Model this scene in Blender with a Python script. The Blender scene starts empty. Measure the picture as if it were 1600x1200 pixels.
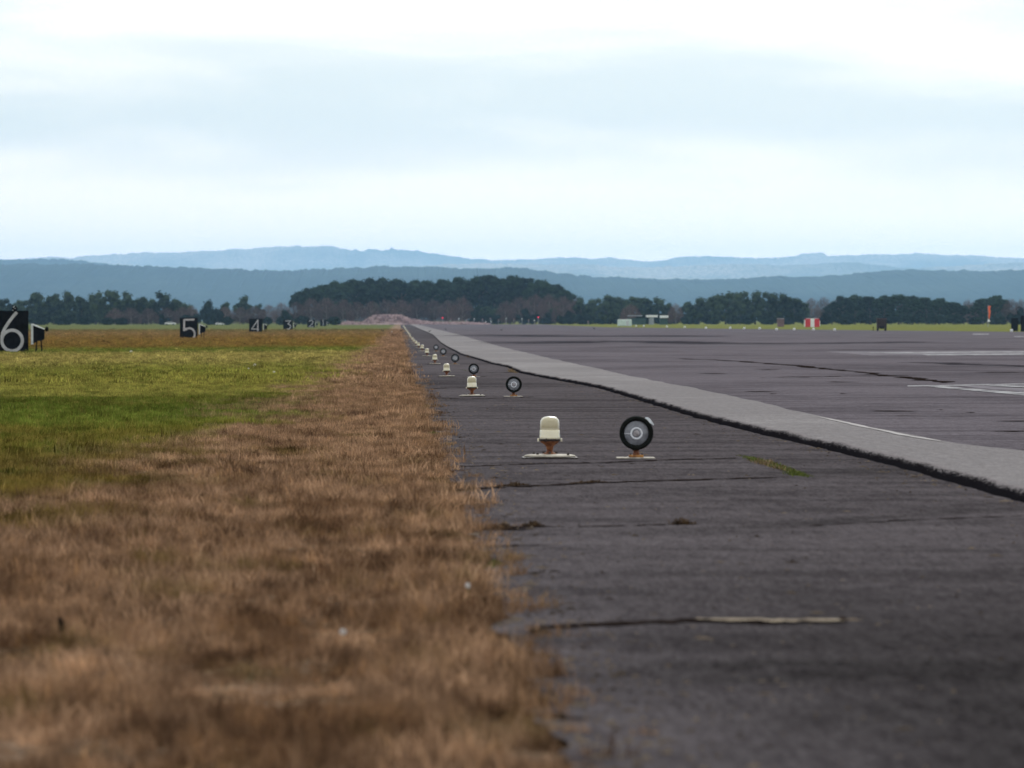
import bpy, bmesh, math, random
import numpy as np
from mathutils import Vector, noise, Matrix
random.seed(7)
R = math.radians
SC = bpy.context.scene
COL = SC.collection

# ------------------------------------------------------------------ camera, light, exposure
F = 8200.0                     # focal length in pixels of the 1600 px wide photograph
CX, HY = 624.0, 500.0          # where the runway direction and the eye level meet in it
CAMZ = 0.98
D1 = 45.6                      # distance of the nearest pair of lamps
cam = bpy.data.cameras.new('camera')
cam.sensor_width = 36.0
cam.lens = 36.0 * F / 1600
cam.shift_x = (800 - CX) / 1600
cam.shift_y = -(600 - HY) / 1600
cam.clip_start = 0.5
cam.clip_end = 120000
cam.dof.use_dof = True
cam.dof.focus_distance = 75.0
cam.dof.aperture_fstop = 7.2
co = bpy.data.objects.new('camera', cam)
co.location = (0, 0, CAMZ)
co.rotation_euler = (R(90), 0, 0)
COL.objects.link(co)
SC.camera = co

SC.render.engine = 'CYCLES'
SC.view_settings.view_transform = 'Standard'
SC.view_settings.look = 'None'
SC.view_settings.exposure = 0.0
SC.view_settings.gamma = 1.0
SC.view_settings.use_curve_mapping = False
SC.cycles.use_denoising = True
SC.cycles.max_bounces = 6
SC.cycles.volume_bounces = 2
SC.cycles.transparent_max_bounces = 8

SUN_EL, SUN_AZ = 27.0, 9.0    # azimuth clockwise from straight ahead
sun = bpy.data.lights.new('sun', 'SUN')
sun.energy = 1.4
sun.angle = R(14)
sun.color = (1.0, 0.96, 0.90)
so = bpy.data.objects.new('sun', sun)
sd = Vector((math.sin(R(SUN_AZ)) * math.cos(R(SUN_EL)), math.cos(R(SUN_AZ)) * math.cos(R(SUN_EL)), math.sin(R(SUN_EL))))
so.rotation_euler = (-sd).to_track_quat('-Z', 'Y').to_euler()
COL.objects.link(so)

W = bpy.data.worlds.new('World')
SC.world = W
W.use_nodes = True


class NT:
    """tiny node-tree writer"""
    def __init__(s, tree, clear=True):
        s.t = tree
        if clear:
            tree.nodes.clear()

    def n(s, typ, **kw):
        nd = s.t.nodes.new(typ)
        for k, v in kw.items():
            setattr(nd, k, v)
        return nd

    def l(s, a, b):
        s.t.links.new(a, b)

    def val(s, sock, v):
        if hasattr(v, 'is_output'):
            s.l(v, sock)
        else:
            sock.default_value = v

    def math(s, op, a, b=0.0, c=None, clamp=False):
        nd = s.n('ShaderNodeMath', operation=op, use_clamp=clamp)
        s.val(nd.inputs[0], a)
        s.val(nd.inputs[1], b)
        if c is not None:
            s.val(nd.inputs[2], c)
        return nd.outputs[0]

    def mix(s, f, a, b, mode='MIX'):
        nd = s.n('ShaderNodeMix', data_type='RGBA', blend_type=mode)
        s.val(nd.inputs['Factor'], f)
        s.val(nd.inputs[6], a if hasattr(a, 'is_output') else (*a, 1)[:4])
        s.val(nd.inputs[7], b if hasattr(b, 'is_output') else (*b, 1)[:4])
        return nd.outputs[2]

    def ss(s, x, lo, hi):
        nd = s.n('ShaderNodeMapRange', interpolation_type='SMOOTHSTEP')
        s.val(nd.inputs[0], x)
        nd.inputs[1].default_value = lo
        nd.inputs[2].default_value = hi
        return nd.outputs[0]

    def scalev(s, v, sc):
        nd = s.n('ShaderNodeVectorMath', operation='MULTIPLY')
        s.l(v, nd.inputs[0])
        nd.inputs[1].default_value = sc
        return nd.outputs[0]

    def noise(s, v, scale, detail=3.0, rough=0.5, dist=0.0):
        nd = s.n('ShaderNodeTexNoise')
        s.l(v, nd.inputs['Vector'])
        nd.inputs['Scale'].default_value = scale
        nd.inputs['Detail'].default_value = detail
        nd.inputs['Roughness'].default_value = rough
        nd.inputs['Distortion'].default_value = dist
        return nd.outputs[0]

    def ramp(s, x, stops, interp='LINEAR'):
        nd = s.n('ShaderNodeValToRGB')
        cr = nd.color_ramp
        cr.interpolation = interp
        while len(cr.elements) < len(stops):
            cr.elements.new(0.5)
        for e, (p, c) in zip(cr.elements, stops):
            e.position = p
        for e, (p, c) in zip(cr.elements, stops):
            e.color = (*c, 1) if len(c) == 3 else c
        s.l(x, nd.inputs[0])
        return nd.outputs[0]


w = NT(W.node_tree)
sky = w.n('ShaderNodeTexSky', sky_type='NISHITA')
sky.sun_disc = False
sky.sun_elevation = R(SUN_EL)
sky.sun_rotation = R(SUN_AZ)
sky.air_density = 1.0
sky.dust_density = 1.5
tc = w.n('ShaderNodeTexCoord')
wv = w.scalev(tc.outputs['Generated'], (10, 10, 62))
n1 = w.noise(wv, 1.0, 5, 0.55, 0.4)
wv2 = w.scalev(tc.outputs['Generated'], (5, 5, 34))
n2 = w.noise(wv2, 1.3, 3, 0.5, 0.2)
cl = w.math('ADD', w.math('MULTIPLY', n1, 0.6), w.math('MULTIPLY', n2, 0.4))
sz = w.n('ShaderNodeSeparateXYZ')
w.l(tc.outputs['Generated'], sz.inputs[0])
el = w.ramp(w.math('MULTIPLY', sz.outputs[2], 5.0), [(0.0, (0.70,) * 3), (0.09, (0.66,) * 3), (0.15, (0.46,) * 3), (0.20, (0.43,) * 3), (0.27, (0.54,) * 3), (0.40, (0.50,) * 3), (1.0, (0.5,) * 3)], 'EASE')
cl = w.math('ADD', cl, w.math('SUBTRACT', el, 0.5))
mask = w.ss(cl, 0.36, 0.64)
thick = w.mix(mask, (7.75, 8.85, 9.3), (12.2, 12.0, 11.6))
thick = w.mix(w.ss(sz.outputs[2], 0.040, 0.002), thick, (19.0, 16.4, 14.4))      # creamy light low over the hills, all round
skyc = w.mix(0.90, sky.outputs[0], thick)
bg = w.n('ShaderNodeBackground')
w.l(skyc, bg.inputs[0])
bg.inputs[1].default_value = 0.1
wo = w.n('ShaderNodeOutputWorld')
w.l(bg.outputs[0], wo.inputs[0])

# ------------------------------------------------------------------ the lie of the land
# the row "image height of the pavement" against distance, read off the lamps and the kerb
PROF = [(0.02, None), (0.2855, 1200), (0.416, 990), (0.7, 804), (1, 720), (1.5, 658), (2.08, 621.5), (3.16, 590), (3.7, 579), (4.24, 570), (5.32, 557.5), (6.4, 549.5),
        (7.48, 544.5), (8.56, 540.5), (9.64, 537), (11.8, 530.8), (14, 526), (17, 521.8), (20, 518.6), (24, 515.6), (30, 512.3), (36, 510), (42, 508.6), (50, 507.2)]
_d, _z = [], []
for u, yy in PROF:
    d = u * D1
    _d.append(d)
    _z.append(-0.0 if yy is None else CAMZ - (yy - HY) * d / F)
_z[0] = _z[1] + 0.02
_d += [2700, 4000, 60000]
_z += [_z[-1], -0.6, -0.6]
_d, _z = np.array(_d), np.array(_z)


def _pchip(x):
    # monotone-ish cubic through the table
    h = np.diff(_d)
    dl = np.diff(_z) / h
    m = np.zeros_like(_z)
    for i in range(1, len(_z) - 1):
        if dl[i - 1] * dl[i] > 0:
            w1, w2 = 2 * h[i] + h[i - 1], h[i] + 2 * h[i - 1]
            m[i] = (w1 + w2) / (w1 / dl[i - 1] + w2 / dl[i])
    i = np.clip(np.searchsorted(_d, x) - 1, 0, len(h) - 1)
    t = np.clip((x - _d[i]) / h[i], 0, 1)
    return ((2 * t**3 - 3 * t**2 + 1) * _z[i] + (t**3 - 2 * t**2 + t) * h[i] * m[i] + (-2 * t**3 + 3 * t**2) * _z[i + 1] + (t**3 - t**2) * h[i] * m[i + 1])


ROWS = np.unique(np.concatenate([[-300, -100, -30, -5, 2, 5], np.geomspace(8, 3000, 330), np.geomspace(3000, 52000, 20)]))
ROWZ = np.array([float(_pchip(np.array([max(y, 0.95)]))[0]) for y in ROWS])


def gz(x, y):
    z = float(np.interp(y, ROWS, ROWZ))
    t = min(1, max(0, (-x - 8) / 12))
    return z - 0.10 * t


def G(px, py, off=0.02):
    """ground point seen at photograph pixel (px, py)"""
    if py <= 507.3:
        y = 2250
    else:
        lo, hi = 9.0, 2300.0
        for _ in range(50):
            m = (lo + hi) / 2
            if HY + F * (CAMZ - gz(0, m) - off) / m > py:
                lo = m
            else:
                hi = m
        y = lo
    return Vector(((px - CX) / F * y, y, 0))


def at(px, y, off=0.0):
    x = (px - CX) / F * y
    return Vector((x, y, gz(x, y) + off))


def ztop(py, y):
    return CAMZ - (py - HY) / F * y


# ------------------------------------------------------------------ materials
MATS = {}


def mat(name, col, rough=0.6, spec=0.3, var=0.0, vscale=8.0, col2=None, metal=0.0, bump=0.0, bscale=60.0, emit=None, trans=0.0, obj=False):
    if name in MATS:
        return MATS[name]
    m = bpy.data.materials.new(name)
    m.use_nodes = True
    t = NT(m.node_tree)
    b = t.n('ShaderNodeBsdfPrincipled')
    o = t.n('ShaderNodeOutputMaterial')
    t.l(b.outputs[0], o.inputs[0])
    tcn = t.n('ShaderNodeTexCoord')
    vec = tcn.outputs['Object']
    if col2 is not None or var:
        nz = t.noise(vec, vscale, 4, 0.6)
        c2 = col2 if col2 is not None else tuple(c * (1 - var) for c in col)
        c1 = col if col2 is not None else tuple(min(1, c * (1 + var)) for c in col)
        c = t.mix(t.ss(nz, 0.35, 0.65), c2, c1)
        t.l(c, b.inputs['Base Color'])
    else:
        b.inputs['Base Color'].default_value = (*col, 1)
    b.inputs['Roughness'].default_value = rough
    b.inputs['Specular IOR Level'].default_value = spec
    b.inputs['Metallic'].default_value = metal
    if trans:
        b.inputs['Transmission Weight'].default_value = trans
    if bump:
        bn = t.n('ShaderNodeBump')
        bn.inputs['Strength'].default_value = bump
        bn.inputs['Distance'].default_value = 0.01
        t.l(t.noise(vec, bscale, 3), bn.inputs['Height'])
        t.l(bn.outputs[0], b.inputs['Normal'])
    if emit:
        b.inputs['Emission Color'].default_value = (*emit[0], 1)
        b.inputs['Emission Strength'].default_value = emit[1]
    MATS[name] = m
    return m


def asphalt(name, dark, light, tint, streak=1.0, bands=False):
    """weathered asphalt: aggregate speckle, seams across, stains; world position drives it"""
    m = bpy.data.materials.new(name)
    m.use_nodes = True
    t = NT(m.node_tree)
    b = t.n('ShaderNodeBsdfDiffuse')
    o = t.n('ShaderNodeOutputMaterial')
    t.l(b.outputs[0], o.inputs[0])
    g = t.n('ShaderNodeNewGeometry').outputs['Position']
    big = t.noise(t.scalev(g, (0.10, 0.045, 0)), 1.0, 4, 0.6, 0.6)
    band = t.noise(t.scalev(g, (0.16, 0.9, 0)), 1.0, 4, 0.62, 0.3)
    fine = t.noise(g, 38.0, 3, 0.7)
    grit = t.noise(g, 160.0, 2, 0.7)
    mid = t.noise(t.scalev(g, (1.6, 0.8, 0)), 1.0, 5, 0.65)
    f = t.math('ADD', t.math('MULTIPLY', big, 0.50), t.math('MULTIPLY', band, 0.34 * streak))
    f = t.math('ADD', f, t.math('MULTIPLY', mid, 0.26))
    f = t.ss(f, 0.42, 0.66)
    c = t.mix(f, dark, light)
    g1 = t.noise(t.scalev(g, (60, 5.0, 0)), 1.0, 3, 0.8)
    g2 = t.noise(t.scalev(g, (13, 1.5, 0)), 1.0, 3, 0.8)
    sp = t.math('ADD', t.math('MULTIPLY', fine, 0.25), t.math('MULTIPLY', grit, 0.30))
    sp = t.math('ADD', sp, t.math('ADD', t.math('MULTIPLY', g1, 0.40), t.math('MULTIPLY', g2, 0.30)))
    sp = t.ss(sp, 0.48, 0.78)
    if bands:        # broad dark stains lying across the shoulder, then a painted vignette
        sep = t.n('ShaderNodeSeparateXYZ')
        t.l(g, sep.inputs[0])
        wob = t.math('MULTIPLY', t.math('SUBTRACT', t.noise(t.scalev(g, (1.1, 0.5, 0)), 1.0, 4, 0.6), 0.5), 2.0)
        tot = None
        for y0, sl, wd, xa, xb, am in ((16.7, 0.10, 0.38, 0.4, 1.2, 0.9), (15.9, 0.22, 0.34, 0.5, 1.5, 1.0), (26.0, 1.7, 0.5, 1.0, 2.2, 0.5), (37.0, 1.2, 1.2, 2.0, 3.5, 0.45), (14.2, 0.1, 0.5, 0.9, 1.6, 0.4)):
            q = t.math('SUBTRACT', t.math('SUBTRACT', sep.outputs[1], y0), t.math('MULTIPLY', sep.outputs[0], sl))
            q = t.math('ABSOLUTE', t.math('ADD', q, wob))
            q = t.math('MULTIPLY', t.ss(q, wd * 1.6, 0.0), t.math('MULTIPLY', t.ss(sep.outputs[0], xa, xb), am))
            tot = q if tot is None else t.math('MAXIMUM', tot, q)
        c = t.mix(tot, c, tuple(v * 0.10 for v in dark))
        vignette = t.math('MULTIPLY', t.ss(t.math('ADD', sep.outputs[1], t.math('MULTIPLY', wob, 2.5)), 30.0, 14.0), t.ss(t.math('ADD', sep.outputs[0], t.math('MULTIPLY', wob, 0.5)), 0.35, 1.7))
        c = t.mix(t.math('MULTIPLY', vignette, 0.85), c, tuple(v * 0.15 for v in dark))  # lens vignette put into the colour, darkening the near right
    c = t.mix(sp, t.mix(0.6, c, tuple(v * 0.45 for v in dark)), t.mix(0.16, c, tint))
    t.l(c, b.inputs[0])
    bn = t.n('ShaderNodeBump')
    bn.inputs['Strength'].default_value = 0.6
    bn.inputs['Distance'].default_value = 0.006
    t.l(t.math('ADD', fine, grit), bn.inputs['Height'])
    t.l(bn.outputs[0], b.inputs['Normal'])
    return m


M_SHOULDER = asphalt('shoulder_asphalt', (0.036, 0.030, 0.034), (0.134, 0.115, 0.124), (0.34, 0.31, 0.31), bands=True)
M_RUNWAY = asphalt('runway_asphalt', (0.062, 0.053, 0.061), (0.190, 0.165, 0.184), (0.34, 0.31, 0.34), 1.3)
M_MARGIN = asphalt('margin_asphalt', (0.25, 0.228, 0.232), (0.43, 0.40, 0.395), (0.58, 0.55, 0.54), 0.5)
def edge_mat():
    m = bpy.data.materials.new('broken_asphalt_edge')
    m.use_nodes = True
    t = NT(m.node_tree)
    b = t.n('ShaderNodeBsdfDiffuse')
    o = t.n('ShaderNodeOutputMaterial')
    t.l(b.outputs[0], o.inputs[0])
    g = t.n('ShaderNodeNewGeometry').outputs['Position']
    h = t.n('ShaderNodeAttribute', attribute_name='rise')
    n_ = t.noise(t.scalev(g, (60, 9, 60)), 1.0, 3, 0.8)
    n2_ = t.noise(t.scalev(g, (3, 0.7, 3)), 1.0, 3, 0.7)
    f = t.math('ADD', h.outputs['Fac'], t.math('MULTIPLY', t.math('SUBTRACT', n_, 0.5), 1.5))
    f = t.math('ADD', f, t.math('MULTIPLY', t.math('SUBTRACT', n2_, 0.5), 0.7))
    t.l(t.mix(t.ss(f, 0.42, 0.92), (0.010, 0.009, 0.011), (0.24, 0.215, 0.218)), b.inputs[0])  # black paints in the shade of the face turned from the sun
    t.l(b.outputs[0], o.inputs[0])
    return m


M_EDGE = edge_mat()
M_CRACK = mat('crack_fill', (0.020, 0.014, 0.012), 0.95, 0.0, 0.5, 20)


def paint_mat():
    m = bpy.data.materials.new('worn_white_paint')
    m.use_nodes = True
    t = NT(m.node_tree)
    b = t.n('ShaderNodeBsdfPrincipled')
    o = t.n('ShaderNodeOutputMaterial')
    t.l(b.outputs[0], o.inputs[0])
    g = t.n('ShaderNodeNewGeometry').outputs['Position']
    a = t.noise(t.scalev(g, (1.4, 0.7, 0)), 1.0, 5, 0.7)
    c = t.mix(t.ss(a, 0.36, 0.60), (0.12, 0.11, 0.12), (0.46, 0.45, 0.46))
    t.l(c, b.inputs['Base Color'])
    b.inputs['Roughness'].default_value = 1.0
    b.inputs['Specular IOR Level'].default_value = 0.0
    return m


M_PAINT = paint_mat()


def lg(d):
    return math.log(d / 10) / math.log(300)


def grass_colour(t, g, seedoff=0.0):
    """dry brown verge beside the pavement, banded greens and straw beyond; by place on the ground"""
    sep = t.n('ShaderNodeSeparateXYZ')
    t.l(g, sep.inputs[0])
    x, y = sep.outputs[0], sep.outputs[1]
    nb = t.noise(t.scalev(g, (0.35, 0.12, 0)), 1.0, 4, 0.62, 0.5)
    nc = t.noise(t.scalev(g, (1.5, 0.6, 0)), 1.0, 4, 0.6)
    nd = t.noise(t.scalev(g, (9.0, 4.0, 0)), 1.0, 3, 0.6)
    yw = t.math('MULTIPLY', y, t.math('ADD', 0.55, t.math('ADD', t.math('MULTIPLY', nb, 0.60), t.math('MULTIPLY', nc, 0.30))))
    f = t.math('DIVIDE', t.math('LOGARITHM', t.math('DIVIDE', t.math('MAXIMUM', yw, 10.5), 10.0), math.e), math.log(300))
    G_ = (0.155, 0.215, 0.040)
    D_ = (0.090, 0.145, 0.024)
    Y_ = (0.300, 0.315, 0.085)
    S_ = (0.360, 0.330, 0.125)
    B_ = (0.220, 0.140, 0.042)
    band = t.ramp(f, [(lg(22), (0.15, 0.12, 0.03)), (lg(44), (0.15, 0.12, 0.04)), (lg(56), (0.16, 0.165, 0.035)), (lg(66), G_), (lg(80), D_), (lg(88), (0.09, 0.12, 0.02)), (lg(97), Y_),
                      (lg(140), (0.26, 0.27, 0.065)), (lg(170), (0.22, 0.25, 0.055)), (lg(215), S_), (lg(275), S_), (lg(300), D_), (lg(325), G_),
                      (lg(380), B_), (lg(560), (0.25, 0.16, 0.05)), (lg(800), (0.27, 0.18, 0.10)), (lg(1150), (0.15, 0.14, 0.06)), (lg(1500), (0.12, 0.135, 0.055))])
    c_gr = t.mix(t.math('MULTIPLY', t.ss(nc, 0.46, 0.62), 0.7), band, (0.060, 0.095, 0.016))
    c_gr = t.mix(t.math('MULTIPLY', t.ss(nd, 0.48, 0.68), 0.6), c_gr, (0.26, 0.21, 0.07))
    c_br = t.mix(t.ss(nc, 0.38, 0.62), (0.160, 0.103, 0.068), (0.360, 0.258, 0.190))
    c_br = t.mix(t.math('MULTIPLY', t.ss(nd, 0.45, 0.8), 0.6), c_br, (0.33, 0.225, 0.15))
    olive = t.ss(t.noise(t.scalev(g, (0.8, 0.33, 0)), 1.7, 3, 0.6), 0.56, 0.70)
    c_br = t.mix(t.math('MULTIPLY', t.ss(y, 22.0, 55.0), 0.35), c_br, (0.38, 0.27, 0.19))
    ne = t.noise(t.scalev(g, (7.0, 3.5, 0)), 1.0, 3, 0.7, 1.0)
    c_br = t.mix(t.math('MULTIPLY', t.ss(ne, 0.50, 0.66), 0.75), c_br, (0.062, 0.032, 0.018))
    c_br = t.mix(t.math('MULTIPLY', t.ss(ne, 0.46, 0.34), 0.5), c_br, (0.33, 0.20, 0.10))
    c_br = t.mix(t.math('MULTIPLY', olive, 0.5), c_br, (0.12, 0.105, 0.03))
    # boundary of the dry strip
    k = t.math('ADD', x, t.math('MULTIPLY', t.math('SUBTRACT', nb, 0.5), 5.0))
    k = t.math('ADD', k, t.math('MULTIPLY', t.math('SUBTRACT', nc, 0.5), 2.4))
    k = t.math('ADD', k, 2.1)
    k = t.math('ADD', k, t.math('MULTIPLY', t.ss(y, 33.0, 18.0), 2.4))
    br = t.ss(t.math('ADD', k, t.math('MULTIPLY', t.math('SUBTRACT', nd, 0.5), 2.2)), -0.8, 0.8)
    far = t.ss(y, 2600.0, 1800.0)
    br = t.math('MULTIPLY', br, far)
    right = t.ss(x, 20.0, 12.0)
    br = t.math('MULTIPLY', br, right)
    c = t.mix(br, c_gr, c_br)
    c = t.mix(t.ss(x, 15.0, 25.0), c, t.mix(t.ss(nb, 0.4, 0.6), (0.14, 0.155, 0.035), (0.20, 0.20, 0.06)))
    return c


def grass_mats():
    m = bpy.data.materials.new('grass_ground')
    m.use_nodes = True
    t = NT(m.node_tree)
    b = t.n('ShaderNodeBsdfPrincipled')
    o = t.n('ShaderNodeOutputMaterial')
    t.l(b.outputs[0], o.inputs[0])
    g = t.n('ShaderNodeNewGeometry').outputs['Position']
    c = grass_colour(t, g)
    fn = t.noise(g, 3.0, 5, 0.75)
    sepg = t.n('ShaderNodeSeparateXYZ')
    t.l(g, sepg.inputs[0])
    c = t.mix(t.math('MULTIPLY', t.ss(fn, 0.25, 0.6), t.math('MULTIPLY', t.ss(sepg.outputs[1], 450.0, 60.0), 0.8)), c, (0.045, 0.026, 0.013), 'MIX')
    t.l(c, b.inputs['Base Color'])
    b.inputs['Roughness'].default_value = 1.0
    b.inputs['Specular IOR Level'].default_value = 0.0
    m2 = bpy.data.materials.new('grass_blades')
    m2.use_nodes = True
    t = NT(m2.node_tree)
    o = t.n('ShaderNodeOutputMaterial')
    g = t.n('ShaderNodeNewGeometry').outputs['Position']
    c = grass_colour(t, g)
    at_ = t.n('ShaderNodeAttribute', attribute_name='tone')
    c = t.mix(at_.outputs['Fac'], t.mix(1.0, c, (0.60, 0.54, 0.50), 'MULTIPLY'), t.mix(1.0, c, (1.40, 1.34, 1.22), 'MULTIPLY'))
    it = t.n('ShaderNodeAttribute', attribute_name='itone', attribute_type='INSTANCER')
    c = t.mix(it.outputs['Fac'], t.mix(1.0, c, (0.36, 0.31, 0.28), 'MULTIPLY'), t.mix(1.0, c, (1.80, 1.70, 1.58), 'MULTIPLY'))
    df = t.n('ShaderNodeBsdfDiffuse')
    tr = t.n('ShaderNodeBsdfTranslucent')
    t.l(c, df.inputs[0])
    t.l(c, tr.inputs[0])
    mx = t.n('ShaderNodeMixShader')
    mx.inputs[0].default_value = 0.35
    t.l(df.outputs[0], mx.inputs[1])
    t.l(tr.outputs[0], mx.inputs[2])
    t.l(mx.outputs[0], o.inputs[0])
    return m, m2


M_GROUND, M_BLADE = grass_mats()


def foliage_mat(name, a, b_, scale=0.5):
    m = bpy.data.materials.new(name)
    m.use_nodes = True
    t = NT(m.node_tree)
    o = t.n('ShaderNodeOutputMaterial')
    tcn = t.n('ShaderNodeTexCoord')
    oi = t.n('ShaderNodeObjectInfo')
    n_ = t.noise(tcn.outputs['Object'], scale, 3, 0.7)
    f = t.math('ADD', t.ss(n_, 0.35, 0.65), t.math('MULTIPLY', t.math('SUBTRACT', oi.outputs['Random'], 0.5), 0.7), clamp=True)
    c = t.mix(f, a, b_)
    df = t.n('ShaderNodeBsdfDiffuse')
    tr = t.n('ShaderNodeBsdfTranslucent')
    t.l(c, df.inputs[0])
    t.l(c, tr.inputs[0])
    mx = t.n('ShaderNodeMixShader')
    mx.inputs[0].default_value = 0.08
    t.l(df.outputs[0], mx.inputs[1])
    t.l(tr.outputs[0], mx.inputs[2])
    t.l(mx.outputs[0], o.inputs[0])
    return m


M_PINE = foliage_mat('pine_foliage', (0.004, 0.010, 0.009), (0.030, 0.052, 0.030), 0.5)
M_GUM = foliage_mat('gum_foliage', (0.005, 0.011, 0.009), (0.050, 0.072, 0.036), 0.5)
M_BUSH = foliage_mat('bush_foliage', (0.004, 0.009, 0.009), (0.016, 0.028, 0.018), 0.6)
M_BARE = foliage_mat('bare_twigs', (0.075, 0.048, 0.050), (0.155, 0.100, 0.092), 0.3)
M_BARK = mat('bark', (0.07, 0.055, 0.045), 0.9, 0.1, 0.4, 2)
M_PALEBARK = mat('pale_bark', (0.20, 0.17, 0.15), 0.9, 0.1, 0.3, 2)


# ------------------------------------------------------------------ mesh helpers
class MB:
    def __init__(s):
        s.v, s.f = [], []

    def add(s, vs, fs):
        k = len(s.v)
        s.v += [tuple(v) for v in vs]
        s.f += [tuple(i + k for i in f) for f in fs]
        return s

    def box(s, c, size, rz=0.0, bev=0.0):
        hx, hy, hz = size[0] / 2, size[1] / 2, size[2] / 2
        ca, sa = math.cos(rz), math.sin(rz)
        b = bev
        if b <= 0:
            vs = [(x, y, z) for z in (-hz, hz) for x, y in ((-hx, -hy), (hx, -hy), (hx, hy), (-hx, hy))]
            fs = [(3, 2, 1, 0), (4, 5, 6, 7), (0, 1, 5, 4), (1, 2, 6, 5), (2, 3, 7, 6), (3, 0, 4, 7)]
        else:
            vs, fs = [], []
            rings = [(-hz, b), (-hz + b, 0), (hz - b, 0), (hz, b)]
            for z, i in rings:
                for x, y in ((-hx + i + b, -hy + i), (hx - i - b, -hy + i), (hx - i, -hy + i + b), (hx - i, hy - i - b), (hx - i - b, hy - i), (-hx + i + b, hy - i), (-hx + i, hy - i - b), (-hx + i, -hy + i + b)):
                    vs.append((x, y, z))
            for r_ in range(3):
                for j in range(8):
                    fs.append((r_ * 8 + j, r_ * 8 + (j + 1) % 8, r_ * 8 + 8 + (j + 1) % 8, r_ * 8 + 8 + j))
            fs.append(tuple(range(7, -1, -1)))
            fs.append(tuple(range(24, 32)))
        return s.add([(c[0] + x * ca - y * sa, c[1] + x * sa + y * ca, c[2] + z) for x, y, z in vs], fs)

    def lathe(s, prof, n=24, c=(0, 0, 0), axis='Z', caps=True):
        vs, fs = [], []
        for r_, z in prof:
            for j in range(n):
                a = 2 * math.pi * j / n
                p = (r_ * math.cos(a), r_ * math.sin(a), z)
                if axis == 'Y':
                    p = (p[0], z, p[1])
                vs.append((c[0] + p[0], c[1] + p[1], c[2] + p[2]))
        for i in range(len(prof) - 1):
            for j in range(n):
                q = (i * n + j, i * n + (j + 1) % n, (i + 1) * n + (j + 1) % n, (i + 1) * n + j)
                fs.append(q if axis == 'Z' else q[::-1])
        if caps:
            lo, hi = tuple(range(n - 1, -1, -1)), tuple(range((len(prof) - 1) * n, len(prof) * n))
            if axis != 'Z':
                lo, hi = lo[::-1], hi[::-1]
            fs += [lo, hi]
        return s.add(vs, fs)

    def tube(s, pts, rs, n=6):
        pts = [Vector(p) for p in pts]
        if not hasattr(rs, '__len__'):
            rs = [rs] * len(pts)
        vs, fs = [], []
        for i, p in enumerate(pts):
            d = (pts[min(i + 1, len(pts) - 1)] - pts[max(i - 1, 0)]).normalized()
            a = d.orthogonal().normalized()
            b = d.cross(a)
            for j in range(n):
                t = 2 * math.pi * j / n
                vs.append(p + (a * math.cos(t) + b * math.sin(t)) * rs[i])
        for i in range(len(pts) - 1):
            for j in range(n):
                fs.append((i * n + j, i * n + (j + 1) % n, (i + 1) * n + (j + 1) % n, (i + 1) * n + j))
        fs += [tuple(range(n - 1, -1, -1)), tuple(range((len(pts) - 1) * n, len(pts) * n))]
        return s.add(vs, fs)

    def mesh(s, name, m=None, smooth=False):
        me = bpy.data.meshes.new(name)
        me.from_pydata(s.v, [], s.f)
        if m is not None:
            me.materials.append(m)
        if smooth:
            me.polygons.foreach_set('use_smooth', [True] * len(me.polygons))
        me.update()
        return me


def obj(name, me, m=None, parent=None, smooth=False, loc=(0, 0, 0)):
    if isinstance(me, MB):
        me = me.mesh(name, m, smooth)
    o = bpy.data.objects.new(name, me)
    o.location = loc
    COL.objects.link(o)
    if parent is not None:
        o.parent = parent
    return o


def tag(o, label=None, cat=None, group=None, kind=None):
    for k, v in (('label', label), ('category', cat), ('group', group), ('kind', kind)):
        if v:
            o[k] = v
    return o


def thing(name, label, cat, loc=(0, 0, 0), rz=0.0, group=None):
    o = bpy.data.objects.new(name, None)
    o.empty_display_size = 0.1
    o.location = loc
    o.rotation_euler = (0, 0, rz)
    COL.objects.link(o)
    return tag(o, label, cat, group)


def dup(root, loc, rz=0.0, label=None, scale=None):
    r = root.copy()
    COL.objects.link(r)
    r.location = loc
    r.rotation_euler = (0, 0, rz)
    if scale is not None:
        r.scale = scale
    if label:
        r['label'] = label
    for ch in list(root.children):
        c = ch.copy()
        COL.objects.link(c)
        c.parent = r
        for g in list(ch.children):
            d = g.copy()
            COL.objects.link(d)
            d.parent = c
    return r


ORD = ['first', 'second', 'third', 'fourth', 'fifth', 'sixth', 'seventh', 'eighth', 'ninth', 'tenth', 'eleventh', 'twelfth', 'thirteenth', 'fourteenth', 'fifteenth', 'sixteenth',
       'seventeenth', 'eighteenth', 'nineteenth', 'twentieth'] + ['twenty-' + k for k in ('first', 'second', 'third', 'fourth', 'fifth', 'sixth', 'seventh', 'eighth', 'ninth')] + \
      ['thirtieth'] + ['thirty-' + k for k in ('first', 'second', 'third', 'fourth', 'fifth', 'sixth', 'seventh', 'eighth', 'ninth')] + ['fortieth']

# ------------------------------------------------------------------ ground and pavement sheets
xs = [-18000, -8500, -3000, -1500, -700, -350, -180, -90, -50, -32, -20, -14, -8, -5, -3, -1.5, -0.5, 0.4, 3, 8, 20, 45, 90, 180, 350, 700, 1500, 3000, 8500, 18000]
gv = [(x, float(y), gz(x, y)) for y in ROWS for x in xs]
nx = len(xs)
gf = [(i * nx + j, i * nx + j + 1, (i + 1) * nx + j + 1, (i + 1) * nx + j) for i in range(len(ROWS) - 1) for j in range(nx - 1)]
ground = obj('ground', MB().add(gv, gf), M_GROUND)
tag(ground, kind='structure')


def rag(y, amp, sc, seed):
    return amp * (noise.noise(Vector((y * sc, seed, 0))) + 0.5 * noise.noise(Vector((y * sc * 2.7, seed + 9, 0))))


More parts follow.
